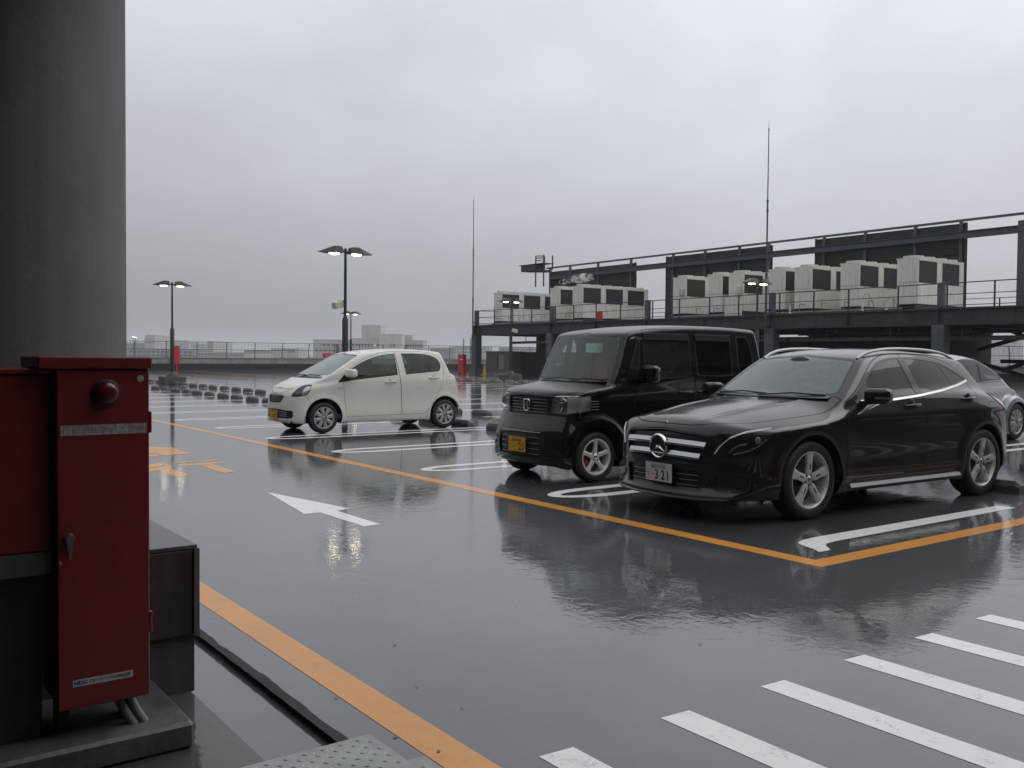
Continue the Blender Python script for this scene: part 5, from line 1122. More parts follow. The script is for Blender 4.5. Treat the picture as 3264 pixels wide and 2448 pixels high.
def build_black():
    t = thing('parked_car', 'tall boxy black wagon with yellow plate, red seats and five-spoke wheels', 'car', (6.33, 8.44, 0), R_(-1.6), 'cars parked on the deck')
    f = f_black; sh = surface(f, (-0.06, -0.06, 0.10), (3.48, 0.82, 1.86), 0.022)
    AX = ((.555, .275), (3.06, .275))
    for xa, za in AX:
        Rr = .345; c = sh.cen(); ins, sh = sh.cut(np.hypot(sh.V[:, 0]-xa, sh.V[:, 2]-za)-Rr, (c[:, 1] > 0.42) & (c[:, 2] < .7)); sh = sh.compact(); arch_liner(t, xa, za, Rr, 0.42, 0.70)
    wsp = cr([(-.3, 1.115), (.4, 1.12), (.655, 1.135), (.675, 1.15), (.675, 1.17), (.60, 1.60), (.585, 1.63), (.54, 1.645), (.2, 1.658), (-.3, 1.658)])
    c, n = sh.cen(), sh.cn(); g, tr, sh = band(sh, lambda s: sdpoly(*front(s), wsp), 0.02, (n[:, 0] < -.3) & (c[:, 2] > 1.08) & (c[:, 0] < 1.4)); w0 = emit('windscreen', g, G_shieldB, t, -.002, merge=True)[0]; emit('windscreen_seal', tr, M_trim, w0, -.001, merge=True)
    rwp = cr([(-.3, 1.2), (.5, 1.2), (.56, 1.25), (.52, 1.6), (.48, 1.64), (-.3, 1.65)]); c, n = sh.cen(), sh.cn()
    g, tr, sh = band(sh, lambda s: sdpoly(*front(s), rwp), 0.02, (n[:, 0] > .4) & (c[:, 2] > 1.1) & (c[:, 0] > 2.9)); r0 = emit('rear_window', g, G_dark, t, -.002, merge=True)[0]; emit('window_seal', tr, M_trim, r0, -.001, merge=True)
    def rrect(x0, x1, z0, z1, r=.03, sl=0.0): return cr([(x0, z0+r), (x0+r, z0), (x1-r, z0), (x1, z0+r), (x1+sl, z1-r), (x1-r+sl, z1), (x0+r+sl*.6, z1), (x0+sl*.6, z1-r)], 5)
    q0 = cr([(.99, 1.15), (1.0, 1.135), (1.16, 1.135), (1.175, 1.15), (1.24, 1.58), (1.23, 1.60), (1.20, 1.60), (1.185, 1.58)], 5)
    wins = [(q0, G_side), (rrect(1.28, 2.02, 1.145, 1.665, .04, .01), G_side), (rrect(2.12, 2.74, 1.17, 1.67, .04, .01), G_dark), (cr([(2.86, 1.20), (2.88, 1.185), (3.12, 1.185), (3.15, 1.21), (3.12, 1.5), (3.07, 1.65), (3.04, 1.665), (2.88, 1.665), (2.86, 1.645)], 5), G_dark)]
    cutw = []
    for P, m in wins:
        core, st, sh = band(sh, lambda s, P=P: sdpoly(*side(s), P), 0.018, sidemask(sh, .3, .3)); cutw.append((core, st, m))
    # headlamps: wrap round the corner
    hl = cr([(.06, .79), (.085, .92), (.13, .955), (.30, .962), (.55, .958), (.60, .95), (.60, .80), (.57, .785), (.40, .77), (.20, .762), (.09, .765)], 5); fh = lambda s: sdpoly(*obl(s, 0.72, .54), hl); c = sh.cen()
    hin, hst, sh = band(sh, fh, 0.008, (c[:, 0] < .7) & (c[:, 1] > .25) & (c[:, 2] > .6))
    gp = cr([(-.2, .955), (.34, .945), (.40, .94), (.40, .92), (.36, .76), (.33, .735), (-.2, .72)], 5); c = sh.cen(); gin, gst, sh = band(sh, lambda s: sdpoly(*front(s), gp), 0.012, (c[:, 0] < .5) & (c[:, 2] < 1.0) & (c[:, 2] > .6))
    lp = cr([(-.2, .53), (.38, .53), (.44, .50), (.42, .30), (.36, .27), (-.2, .27)], 5); c = sh.cen(); lin, lst, sh = band(sh, lambda s: sdpoly(*front(s), lp), 0.012, (c[:, 0] < .4) & (c[:, 2] < .6))
    hp = cr([(.135, -.15), (.135, -.15), (.145, .2), (.18, .42), (.25, .60), (.40, .655), (.75, .675), (.86, .66), (.80, .3), (.77, -.15), (.77, -.15)]); c, n = sh.cen(), sh.cn()
    hood, hg, sh = panel(sh, lambda s: sdpoly(s.V[:, 0], s.V[:, 1], hp), (n[:, 2] > .3) & (c[:, 2] > .9) & (c[:, 2] < 1.15) & (c[:, 0] < 1.0))
    d1 = cr([(1.255, 1.13), (1.255, 1.13), (1.27, 1.50), (1.30, 1.69), (1.33, 1.715), (2.07, 1.725), (2.07, 1.725), (2.07, 1.2), (2.07, .30), (2.07, .30), (1.2, .29), (1.13, .31), (1.10, .5), (1.11, .95)]); d2 = cr([(2.077, 1.725), (2.077, 1.725), (2.76, 1.725), (2.80, 1.70), (2.82, 1.2), (2.80, .75), (2.70, .55), (2.67, .34), (2.64, .30), (2.077, .30), (2.077, .30), (2.077, 1.0)])
    da, ga, sh = panel(sh, lambda s: sdpoly(*side(s), d1), sidemask(sh, .3)); db, gb, sh = panel(sh, lambda s: sdpoly(*side(s), d2), sidemask(sh, .3))
    emit('body', sh, P_black, t, merge=True); emit('bonnet', hood, P_black, t, merge=True); emit('shut_line', hg, M_gap, t, -.004, merge=True)
    doors = emit('door', da, P_black, t); rd = emit('door', db, P_black, t); emit('shut_line', ga, M_gap, t, -.002); emit('shut_line', gb, M_gap, t, -.002)
    par = [None, doors, rd, None]
    for (core, st, m), pp in zip(cutw, par):
        for nm, s_, mm, of in (('window_glass', core, m, -.004), ('window_seal', st, M_trim, -.001)):
            for i, o in enumerate(emit(nm, s_, mm, t, of)):
                if pp: o.parent = pp[i]
    hd = emit('headlamp', hin, G_lens, t, .003)
    inner, outer = hin.cut(obl(hin, .72, .54)[0]-.43); main, side_l = inner.cut(obl(inner, .72, .54)[0]-.27)
    for s_, m_, of, nm in ((main, mat('reflector_dim', (0.40, 0.40, 0.39), 0.2, 0.7, noise=.7, nscale=22), -.015, 'reflector'), (side_l, M_reflector, -.012, 'side_reflector'), (outer, M_reflector, -.01, 'corner_reflector'), (hst, M_chrome, -.002, 'lamp_rim')):
        for o, p in zip(emit(nm, s_, m_, None, of), hd): o.parent = p
    for s, p in ((-1, hd[0]), (1, hd[1])):
        xx = onfront(f, .50, .865); bowl = MB().lathe([(.088, -.004), (.080, .004), (.06, .014), (.035, .02), (.03, .006), (0, .0)], 'x', 28, (xx+.006, s*.515, .865)); bowl.build('projector_bowl', M_chrome, p, True)
        MB().lathe([(0, -.02), (.018, -.012), (.022, .02)], 'x', 16, (xx+.03, s*.515, .865)).build('bulb_shield', M_chrome, p, True)
        yy = onbody(f, .33, .88); MB().lathe([(0, 0), (.018, .004), (.024, .02)], 'y', 14, (.33, s*(yy-.035), .87)).build('indicator', M_amber, p)
        for z in (.81, .84, .87, .90): bar([(.42, s*(onbody(f, .42, z)+.001), z), (.57, s*(onbody(f, .57, z)+.001), z)], .004, 'lamp_louvre', M_lampdark, p, 6)
    gl = emit('grille', gin, M_trim, t, -.022, merge=True)[0]; emit('grille_frame', gst, M_trim, gl, -.003, merge=True)
    for z in (.765, .80, .835, .87, .905): bar([(onfront(f, yy, z)+.010, yy, z) for yy in np.linspace(-.34, .34, 11)], .0065, 'grille_bar', M_lampdark, gl, 6)
    ribbon([(onfront(f, yy, .962-.012*abs(yy))-.004, yy, .962-.012*abs(yy)) for yy in np.linspace(-.43, .43, 17)], (0.1, 0, 1), .022, .012).build('chrome_strip', M_chrome, gl, True)
    ribbon([(onfront(f, yy, .722+.02*abs(yy))-.002, yy, .722+.02*abs(yy)) for yy in np.linspace(-.36, .36, 17)], (0.2, 0, 1), .010, .010).build('chrome_strip', M_satin, gl, True)
    # letter-shaped emblem in a rounded frame
    ex = onfront(f, 0, .84)-.012; em = bpy.data.objects.new('emblem', None); COL.objects.link(em); em.parent = t; em.location = (ex, 0, .84)
    rp = [(0.056*np.sign(math.cos(a))*abs(math.cos(a))**.55*(1.0+.08*math.sin(a)), .064*np.sign(math.sin(a))*abs(math.sin(a))**.55) for a in np.linspace(0, 2*math.pi, 33)]
    MB().tube([(0, q[0], q[1]) for q in rp], .007, 8, False).build('emblem_frame', M_chrome, em, True)
    for s in (-1, 1): MB().prism([(s*.043, .050), (s*.021, .050), (s*.015, .005), (s*.018, -.050), (s*.036, -.050), (s*.033, -.003)], 'x', -.008, .006).build('emblem_upright', M_chrome, em)
    MB().prism([(-.018, .010), (.018, .010), (.017, -.010), (-.017, -.010)], 'x', -.007, .006).build('emblem_bar', M_chrome, em)
    li = emit('lower_intake', lin, M_trim, t, -.02, merge=True)[0]; emit('intake_frame', lst, P_black, li, -.004, merge=True)
    ribbon([(onfront(f, yy, .545)-.004, yy, .545) for yy in np.linspace(-.36, .36, 13)], (0.3, 0, 1), .010, .008).build('intake_lip', M_satin, li, True)
    for z in (.30, .36, .42, .48): bar([(onfront(f, yy, z)+.008, yy, z) for yy in np.linspace(-.36, .36, 9)], .006, 'intake_bar', M_lampdark, li, 6)
    plate(t, onfront(f, 0, .40)-.014, .0, .395, M_ply, '品川584', 'く', [('.', .066), ('.', .020), ('2', -.060), ('3', -.118)], -.02)
    handle(doors, f, 1.80, 2.02, .985, .0, P_black); handle(rd, f, 2.12, 2.34, .985, .0, P_black); mirror(doors, 1.23, .745, 1.20, P_black, .14, .20, .20)
    for s, q in ((-1, doors[0]), (1, doors[1])):
        MB().box(1.30, 1.36, s*(.745+.10)-.03, s*(.745+.10)+.03, 1.235, 1.275, .006).build('mirror_lamp', M_reflector, q)
    for (x0, x1), q in (((1.29, 2.03), doors), ((2.13, 2.75), rd)):    # wind deflectors over the side windows
        for s, p in ((-1, q[0]), (1, q[1])):
            yy = onbody(f, (x0+x1)/2, 1.66); b = MB(); b.prism([(s*(yy-.004), 1.675), (s*(yy+.008), 1.668), (s*(yy+.030), 1.595), (s*(yy+.026), 1.595), (s*(yy+.003), 1.662)], 'x', x0, x1); b.build('wind_deflector', mat('smoked_acrylic', (.006, .006, .009), .45, spec=0.12), p)
    for y0, y1 in ((.50, -.15), (-.08, -.58)): wiper(t, (onfront(f, y0, 1.11)-.02, y0, 1.115), (onfront(f, y1, 1.14)-.02, y1, 1.135), 0)
    ribbon([(onfront(f, yy, 1.105)-.01, yy, 1.112) for yy in np.linspace(-.62, .62, 15)], (1, 0, .2), .07, .006).build('cowl', M_trim, t, True)
    for xa, za in AX:
        for s in (-1, 1): wheel(t, xa, s*.645, .282, .160, .196, 'star', R_(90) if xa < 1 else R_(70), 5)
    for y0 in (.05, .37): MB().prism([(1.243, .62), (1.262, .62), (1.412, 1.435), (1.393, 1.435)], 'y', y0, y0+.26).build('seat_cover', M_redseat, t)
    lining(sh.join(hood), M_int, t, .6)
    MB().box(.15, 3.3, -.55, .55, .17, .26).build('underbody', M_well, t)
    interior(t, sh, .8, 3.3, .64, .85, 1.07, [(1.10, .33, .45, 1.44, M_seat, False, .30), (1.35, -.34, .45, 1.25, M_seat, True, .22), (2.6, .33, .42, 1.2, M_seat, True, .26), (2.6, -.33, .42, 1.2, M_seat, True, .26)], M_int)
    return t

# ================================================================== dark brown crossover
def f_brown(x, y, z):
    y2 = y*y; ay = np.abs(y)
    hood = S((-.05, .73), (0.05, .80), (.13, .85), (.3, .895), (.6, .945), (1.0, .995), (1.35, 1.04), (1.7, 1.11), (2.1, 1.17), (2.8, 1.20), (3.5, 1.20), (3.95, 1.15), (4.3, 1.05), (4.6, .95))(x)-0.10*y2-0.14*y2*y2
    rdg = np.exp(-((ay-(.33+.10*x))/.045)**2)*np.clip(x*1.5, 0, 1)*np.clip((1.5-x)*2, 0, 1)
    L = z-hood-0.014*rdg
    sec = S((.15, -.07), (.25, -.03), (.33, -.002), (.45, -.001), (.60, -.002), (.74, -.001), (.86, .0), (.98, .0), (1.08, -.01), (1.2, -.02))(z)
    pl = S((0, .66), (.25, .79), (.55, .862), (.95, .893), (1.5, .893), (2.3, .893), (3.2, .898), (3.7, .898), (4.1, .86), (4.45, .78))(x)
    side_ = smax(ay-(pl+sec), ay-(pl-(z-(.855+.045*np.clip(x/3.4, 0, 1)))*.42), 0.022)
    L = smax(L, side_, 0.055)
    xf = S((.10, .16), (.16, .0), (.21, -.04), (.27, .0), (.40, .02), (.55, .012), (.68, .022), (.78, .055), (.86, .12), (1.0, .3))(z)+0.16*(ay/0.75)**2.2+0.16*(ay/.82)**7
    L = smax(L, (xf-x)*.93, 0.05)
    xr = S((.2, 4.30), (.33, 4.42), (.52, 4.475), (.66, 4.46), (.85, 4.41), (.96, 4.36), (1.05, 4.27), (1.15, 4.1))(z)-0.09*(ay/.75)**2.6-0.05*(ay/.82)**8
    L = smax(L, x-xr, 0.08); L = smax(L, 0.20-z, 0.05)
    roof = S((1.6, 1.30), (1.9, 1.405), (2.15, 1.463), (2.45, 1.496), (2.8, 1.503), (3.2, 1.485), (3.6, 1.445), (3.9, 1.395))(x)-0.11*y2
    Gq = z-roof
    ws = (1.30+(z-1.03)*1.62+0.33*y2-x)*.52
    Gq = smax(Gq, ws, 0.05)
    wg = S((.95, .845), (1.03, .822), (1.15, .768), (1.28, .704), (1.4, .632), (1.5, .56))(z)-0.075*np.clip((x-2.7)/1.1, 0, 2)**2-0.04*np.clip((2.3-x)/1.0, 0, 2)**2
    Gq = smax(Gq, ay-wg, 0.06)
    xb = S((.95, 4.36), (1.08, 4.24), (1.2, 4.10), (1.32, 3.97), (1.42, 3.89))(z)-0.18*(ay/.65)**2.5
    Gq = smax(Gq, (x-xb)*.8, 0.07); Gq = np.maximum(Gq, .90-z); d = smin(L, Gq, 0.08)
    for xa in (.97, 3.73):
        rr = np.hypot(x-xa, z-.345); d = d-0.009*np.exp(-(np.maximum(np.abs(rr-0.43)-.02, 0)/0.06)**2)*np.clip((ay-.6)/.15, 0, 1)
    return d
def build_brown():
    t = thing('parked_car', 'dark brown crossover with star emblem, white plate and large five-spoke wheels', 'car', (5.90, 5.80, 0), R_(-2.0), 'cars parked on the deck')
    f = f_brown; sh = surface(f, (-0.12, -0.06, 0.12), (4.58, 0.98, 1.58), 0.022); AX = ((.97, .345), (3.73, .345))
    for xa, za in AX:
        Rr = .395; c = sh.cen(); ins, sh = sh.cut(np.hypot(sh.V[:, 0]-xa, sh.V[:, 2]-za)-Rr, (c[:, 1] > 0.5) & (c[:, 2] < .85)); sh = sh.compact(); arch_liner(t, xa, za, Rr, 0.52, 0.86)
    # glass
    wsp = cr([(-.3, 1.045), (.4, 1.05), (.66, 1.065), (.70, 1.08), (.70, 1.10), (.59, 1.35), (.565, 1.378), (.52, 1.392), (.2, 1.418), (-.3, 1.42)])
    c, n = sh.cen(), sh.cn(); g, tr, sh = band(sh, lambda s: sdpoly(*front(s), wsp), 0.016, (n[:, 0] < -.25) & (c[:, 2] > 1.03) & (c[:, 0] > 1.0) & (c[:, 0] < 2.4)); w0 = emit('windscreen', g, G_shield, t, -.002, merge=True)[0]; emit('windscreen_seal', tr, M_trim, w0, -.001, merge=True)
    rwp = cr([(-.3, 1.10), (.55, 1.10), (.60, 1.14), (.52, 1.33), (.46, 1.36), (-.3, 1.37)]); c, n = sh.cen(), sh.cn()
    g, tr, sh = band(sh, lambda s: sdpoly(*front(s), rwp), 0.016, (n[:, 0] > .2) & (c[:, 2] > 1.0) & (c[:, 0] > 3.5)); r0 = emit('rear_window', g, G_dark, t, -.002, merge=True)[0]; emit('window_seal', tr, M_trim, r0, -.001, merge=True)
    W = cr([(1.70, 1.06), (1.72, 1.085), (1.90, 1.21), (2.05, 1.30), (2.22, 1.375), (2.42, 1.408), (2.65, 1.418), (2.95, 1.408), (3.25, 1.368), (3.50, 1.28), (3.66, 1.205), (3.69, 1.185), (3.66, 1.175), (3.45, 1.145), (3.05, 1.098), (2.60, 1.055), (2.15, 1.022), (1.85, 1.01), (1.72, 1.015), (1.69, 1.03)])
    core, st, sh = band(sh, lambda s: sdpoly(*side(s), W), 0.015, sidemask(sh, .35, .25))
    bp, core = core.cut(np.abs(core.V[:, 0]-(2.625+(core.V[:, 2]-1.24)*(-.12)))-.052); dv, core = core.cut(np.abs(core.V[:, 0]-(3.30-(core.V[:, 2]-1.24)*.55))-.012)
    sail, core = core.cut(core.V[:, 0]-(1.86+(core.V[:, 2]-1.05)*.35)); wf, wr = core.cut(core.V[:, 0]-2.62)
    # front: grille, intake, headlamps
    gp = cr([(-.2, .765), (.30, .755), (.46, .74), (.505, .71), (.515, .66), (.47, .55), (.42, .525), (-.2, .495)], 5); c = sh.cen(); gin, gst, sh = band(sh, lambda s: sdpoly(*front(s), gp), 0.014, (c[:, 0] < .45) & (c[:, 2] < .9))
    lp = cr([(-.2, .44), (.42, .44), (.50, .40), (.46, .275), (.40, .255), (-.2, .25)], 5); c = sh.cen(); lin, lst, sh = band(sh, lambda s: sdpoly(*front(s), lp), 0.012, (c[:, 0] < .5) & (c[:, 2] < .5))
    sp_ = cr([(.56, .42), (.66, .44), (.76, .43), (.78, .38), (.77, .29), (.72, .265), (.58, .27), (.545, .32)], 5); c = sh.cen(); sin_, sst, sh = band(sh, lambda s: sdpoly(*front(s), sp_), 0.010, (c[:, 0] < .8) & (c[:, 2] < .5))
    hl = cr([(-.055, .575), (-.05, .62), (.02, .68), (.13, .745), (.30, .79), (.50, .812), (.655, .822), (.665, .80), (.60, .715), (.50, .645), (.36, .605), (.15, .575), (0.0, .555)], 5); KH = (1.05, .70); c = sh.cen()
    hin, hst, sh = band(sh, lambda s: sdpoly(*obl(s, *KH), hl), 0.007, (c[:, 0] < .9) & (c[:, 1] > .35) & (c[:, 2] > .45) & (c[:, 2] < .95))
    hp = cr([(.085, -.15), (.085, -.15), (.095, .2), (.13, .38), (.24, .55), (.42, .66), (.7, .725), (1.1, .765), (1.42, .775), (1.50, .74), (1.42, .5), (1.33, .2), (1.315, -.15), (1.315, -.15)]); c, n = sh.cen(), sh.cn()
    hood, hg, sh = panel(sh, lambda s: sdpoly(s.V[:, 0], s.V[:, 1], hp), (n[:, 2] > .25) & (c[:, 2] > .74) & (c[:, 2] < 1.09) & (c[:, 0] < 1.6), .0035)
    d1 = cr([(1.50, 1.0), (1.50, 1.0), (1.72, 1.12), (1.92, 1.255), (2.12, 1.375), (2.35, 1.435), (2.61, 1.447), (2.61, 1.447), (2.62, 1.25), (2.66, 1.03), (2.66, .6), (2.65, .30), (2.65, .30), (2.0, .295), (1.53, .30), (1.46, .34), (1.45, .55), (1.46, .85)]); d2 = cr([(2.617, 1.447), (2.617, 1.447), (2.95, 1.442), (3.25, 1.405), (3.47, 1.34), (3.62, 1.25), (3.70, 1.18), (3.60, .98), (3.45, .78), (3.36, .62), (3.30, .42), (3.24, .32), (3.15, .30), (2.657, .30), (2.657, .30), (2.667, .6), (2.667, 1.03), (2.627, 1.25)])
    da, ga, sh = panel(sh, lambda s: sdpoly(*side(s), d1), sidemask(sh, .4)); db, gb, sh = panel(sh, lambda s: sdpoly(*side(s), d2), sidemask(sh, .4))
    fu, gf, sh = panel(sh, lambda s: sdpoly(*side(s), cr([(3.80, .94), (3.82, .96), (3.98, .965), (4.0, .95), (4.01, .82), (3.99, .80), (3.84, .80), (3.81, .82)])), sidemask(sh, .4), .002)
    tl = cr([(3.98, 1.0), (4.06, 1.04), (4.60, 1.03), (4.60, .76), (4.36, .77), (4.18, .87)]); tin, sh = sh.cut(sdpoly(*side(sh), tl), (sh.cen()[:, 1] > .42) & (sh.cen()[:, 0] > 3.95)); sh = sh.compact()
    # black lower cladding and arch trims
    cl = [(-.3, .0), (-.3, .235), (.30, .235), (.57, .30), (.60, .345)]+[(.97+.432*math.cos(a), .345+.432*math.sin(a)) for a in np.linspace(math.pi, 0, 15)]+[(1.40, .31), (1.45, .285), (3.25, .29), (3.30, .345)]+[(3.73+.432*math.cos(a), .345+.432*math.sin(a)) for a in np.linspace(math.pi, 0, 15)]+[(4.17, .36), (4.6, .40), (4.6, .0)]
    cin, sh = sh.cut(sdpoly(*side(sh), cl), (sh.cen()[:, 1] > .2)); sh = sh.compact()
    emit('body', sh, P_brown, t, merge=True); emit('bonnet', hood, P_brown, t, merge=True); emit('shut_line', hg, M_gap, t, -.006, merge=True); emit('lower_cladding', cin, M_plast, t, .003, merge=True)
    doors = emit('door', da, P_brown, t); rd = emit('door', db, P_brown, t); emit('shut_line', ga, M_gap, t, -.002); emit('shut_line', gb, M_gap, t, -.002); emit('fuel_flap', fu, P_brown, t, both=False); emit('shut_line', gf, M_gap, t, -.003, both=False)
    def sub(name, s, m, parents, off=0.0):
        for o, p in zip(emit(name, s, m, None, off), parents): o.parent = p
    sub('window_glass', wf, G_sideD, doors, -.004); sub('window_glass', wr, G_dark, rd, -.004); sub('window_divider', dv, M_trim, rd, -.002); sub('pillar_cover', bp, M_trim, doors, -.001); sub('mirror_sail', sail, M_trim, doors, -.001); emit('window_seal', st, M_trim, t, -.001)
    emit('tail_lamp', tin, M_tail, t, .006)
    # belt chrome, roof rails, sill strip
    for s in (-1, 1):
        pts = [(x, s*(onbody(f, x, z)+.004), z) for x, z in ((1.72, 1.010), (1.95, 1.008), (2.2, 1.019), (2.6, 1.046), (3.05, 1.090), (3.4, 1.133), (3.6, 1.166), (3.68, 1.183))]; ribbon(pts, (0, -s*.8, 1), .024, .010).build('belt_trim', M_satin, t, True)
        rp = []
        for x, dz in zip(np.linspace(2.02, 3.74, 17), [0.0, .022, .034, .038, .040, .040, .040, .040, .040, .040, .040, .040, .039, .036, .030, .018, 0.0]):
            yy = .575-.03*max(0, (2.3-x))*2-.07*max(0, (x-2.7)/1.1)**2; zs = np.linspace(1.6, 1.2, 401); v = f(np.full(401, x), np.full(401, yy), zs); rp.append((x, s*yy, float(zs[np.argmax(v < 0)])+dz))
        MB().tube(rp, .015, 8).build('roof_rail', M_satin, t, True)
        sp2 = [(x, s*(onbody(f, x, .262)+.010), .262) for x in np.linspace(1.50, 3.26, 9)]; ribbon(sp2, (0, -s*.55, 1), .048, .014).build('sill_strip', mat('sill_alloy', (.28, .285, .29), .35, .8), t, True)
    # headlamp internals
    hd = emit('headlamp', hin, G_lens, t, .003)
    for o, p in zip(emit('lamp_bezel', hin, M_lampdark, None, -.035), hd): o.parent = p
    for o, p in zip(emit('lamp_rim', hst, M_trim, None, -.001), hd): o.parent = p
    def lamp_line(uv, w, m, nm, off):
        for s, p in ((-1, hd[0]), (1, hd[1])):
            pts = []
            for u, v in uv:
                ys = np.linspace(.95, .3, 1301); xs = u-(ys-KH[1])*KH[0]; vv = f(xs, ys, np.full(ys.shape, v)); i = int(np.argmax((vv[:-1] > 0) & (vv[1:] <= 0)))
                pts.append((float(xs[i])+off, s*(float(ys[i])-off*.5), v))
            ribbon(pts, (1.7, 0, 1), w, .008).build(nm, m, p, True)
    M_drl = mat('lamp_light_guide', (.85, .85, .83), .25, noise=.02)
    lamp_line([(-.03, .60), (.03, .665), (.14, .73), (.30, .773), (.48, .795), (.63, .808)], .034, M_drl, 'light_guide', .0); lamp_line([(.14, .61), (.17, .64), (.24, .668), (.33, .68)], .013, M_drl, 'inner_guide', .008); lamp_line([(.18, .592), (.36, .622), (.48, .665), (.57, .72)], .010, M_drl, 'lower_guide', .006)
    for s, p in ((-1, hd[0]), (1, hd[1])):
        ys = np.linspace(.95, .3, 1301); xs = .45-(ys-KH[1])*KH[0]; vv = f(xs, ys, np.full(ys.shape, .705)); i = int(np.argmax((vv[:-1] > 0) & (vv[1:] <= 0))); o = MB().lathe([(0, -.028), (.028, -.02), (.036, 0), (.036, .03)], 'x', 20).build('projector_lens', M_reflector, p, True, (float(xs[i])+.045, s*(float(ys[i])-.03), .705)); o.rotation_euler = (0, 0, s*R_(-20))
        MB().lathe([(.036, -.004), (.045, -.004), (.045, .01)], 'x', 20).build('lens_ring', M_chrome, o, True)
    gl = emit('grille', gin, M_trim, t, -.035, merge=True)[0]; emit('grille_frame', gst, M_trim, gl, -.006, merge=True)
    for z0, hw in ((.672, .478), (.570, .435)):
        ribbon([(onfront(f, yy, z0)-.002, yy, z0-.012*(yy/.45)**2) for yy in np.linspace(-hw, hw, 25)], (0.55, 0, 1), .040, .018).build('grille_bar', M_satin, gl, True)
        ribbon([(onfront(f, yy, z0-.023)-.010, yy, z0-.026-.012*(yy/.45)**2) for yy in np.linspace(-hw, hw, 25)], (0.25, 0, 1), .008, .010).build('grille_bar_edge', M_chrome, gl, True)
    ex = onfront(f, 0, .615)-.026; em = bpy.data.objects.new('emblem', None); COL.objects.link(em); em.parent = t; em.location = (ex, 0, .615); em.rotation_euler = (0, R_(-5), 0)
    MB().lathe([(.090, .0), (.098, -.008), (.104, -.008), (.110, 0), (.110, .02)], 'x', 44).build('emblem_ring', M_chrome, em, True); MB().lathe([(0, .004), (.092, .002), (.092, .03)], 'x', 40).build('emblem_disc', M_trim, em, True)
    for k in range(3):
        a = R_(90+120*k); c_, s_ = math.cos(a), math.sin(a); b = MB(); P = [(.092, 0), (.016, .0135), (0, 0), (.016, -.0135)]
        pts = [(0.002, r*c_-q*s_, r*s_+q*c_) for r, q in P]; b.add(pts+[(-.010, .02*c_, .02*s_), (-.003, .088*c_, .088*s_)], [(0, 1, 4, 5), (0, 5, 4, 3), (1, 2, 4), (2, 3, 4)]); b.build('emblem_point', M_chrome, em)
    bx = onfront(f, 0, .812); MB().lathe([(0, -.004), (.022, -.003), (.026, .004)], 'x', 24, (bx-.002, 0, .812)).build('bonnet_badge', M_satin, t, True)
    li = emit('lower_intake', lin, M_trim, t, -.03, merge=True)[0]; emit('intake_frame', lst, M_plast, li, -.005, merge=True); si = emit('side_intake', sin_, M_trim, t, -.02)
    for o, p in zip(emit('intake_frame', sst, M_plast, None, -.004), si): o.parent = p
    for z in (.30, .345, .39): bar([(onfront(f, yy, z)+.015, yy, z) for yy in np.linspace(-.40, .40, 9)], .007, 'intake_bar', M_lampdark, li, 6)
    ribbon([(onfront(f, yy, .205)-.004, yy, .203+.012*(yy/.6)**2) for yy in np.linspace(-.68, .68, 25)], (1, 0, .5), .05, .012).build('front_lip', mat('lip_grey', (.06, .061, .064), .3), t, True)
    plate(t, onfront(f, 0, .38)-.020, .0, .385, M_plw, '品川353', 'な', [('.', .072), ('3', .024), ('2', -.055), ('1', -.112)], -.02)
    handle(doors, f, 2.33, 2.57, .955, .012, P_brown, M_lampdark); handle(rd, f, 3.33, 3.56, 1.0, .012, P_brown, M_lampdark); mirror(doors, 1.72, .885, 1.065, P_brown, .15, .23, .14)
    for s, q in ((-1, doors[0]), (1, doors[1])): ribbon([(1.64, s*1.02, 1.052), (1.66, s*1.10, 1.05), (1.72, s*1.135, 1.048)], (0, 0, 1), .014, .006).build('mirror_repeater', M_satin, q, True)
    for y0, y1 in ((.60, -.05), (-.02, -.62)): wiper(t, (onfront(f, y0, 1.04)-.03, y0, 1.05), (onfront(f, y1, 1.07)-.02, y1, 1.062), 0)
    ribbon([(onfront(f, yy, 1.045)-.015, yy, 1.044) for yy in np.linspace(-.68, .68, 17)], (1, 0, .3), .08, .006).build('cowl', M_trim, t, True)
    MB().lathe([(0, .0), (.07, .004), (.09, .02)], 'x', 20, (0, 0, 0)).build('sensor_pod', M_trim, t, True, (onfront(f, 0, 1.36)+.03, 0, 1.36)).scale = (1, 1.5, .6)
    MB().lathe([(0, 0), (.022, .0)], 'x', 16).build('inspection_sticker', mat('green_sticker', (.02, .35, .2), .5), t, False, (onfront(f, -.44, 1.345)+.004, -.44, 1.345)).rotation_euler = (0, R_(50), 0)
    for xa, za in AX:
        for s in (-1, 1): wheel(t, xa, s*.765, .345, .225, .248, 'split', R_(90) if xa < 2 else R_(82), 5)
    lining(sh.join(hood), M_int, t, .6); MB().box(.2, 4.3, -.7, .7, .20, .28).build('underbody', M_well, t)
    interior(t, sh, 1.35, 4.1, .76, 1.5, 1.02, [(2.35, .38, .40, 1.04, M_seat), (2.35, -.38, .40, 1.04, M_seat), (3.2, .38, .42, 1.02, M_seat), (3.2, -.38, .42, 1.02, M_seat)], M_int)
    return t

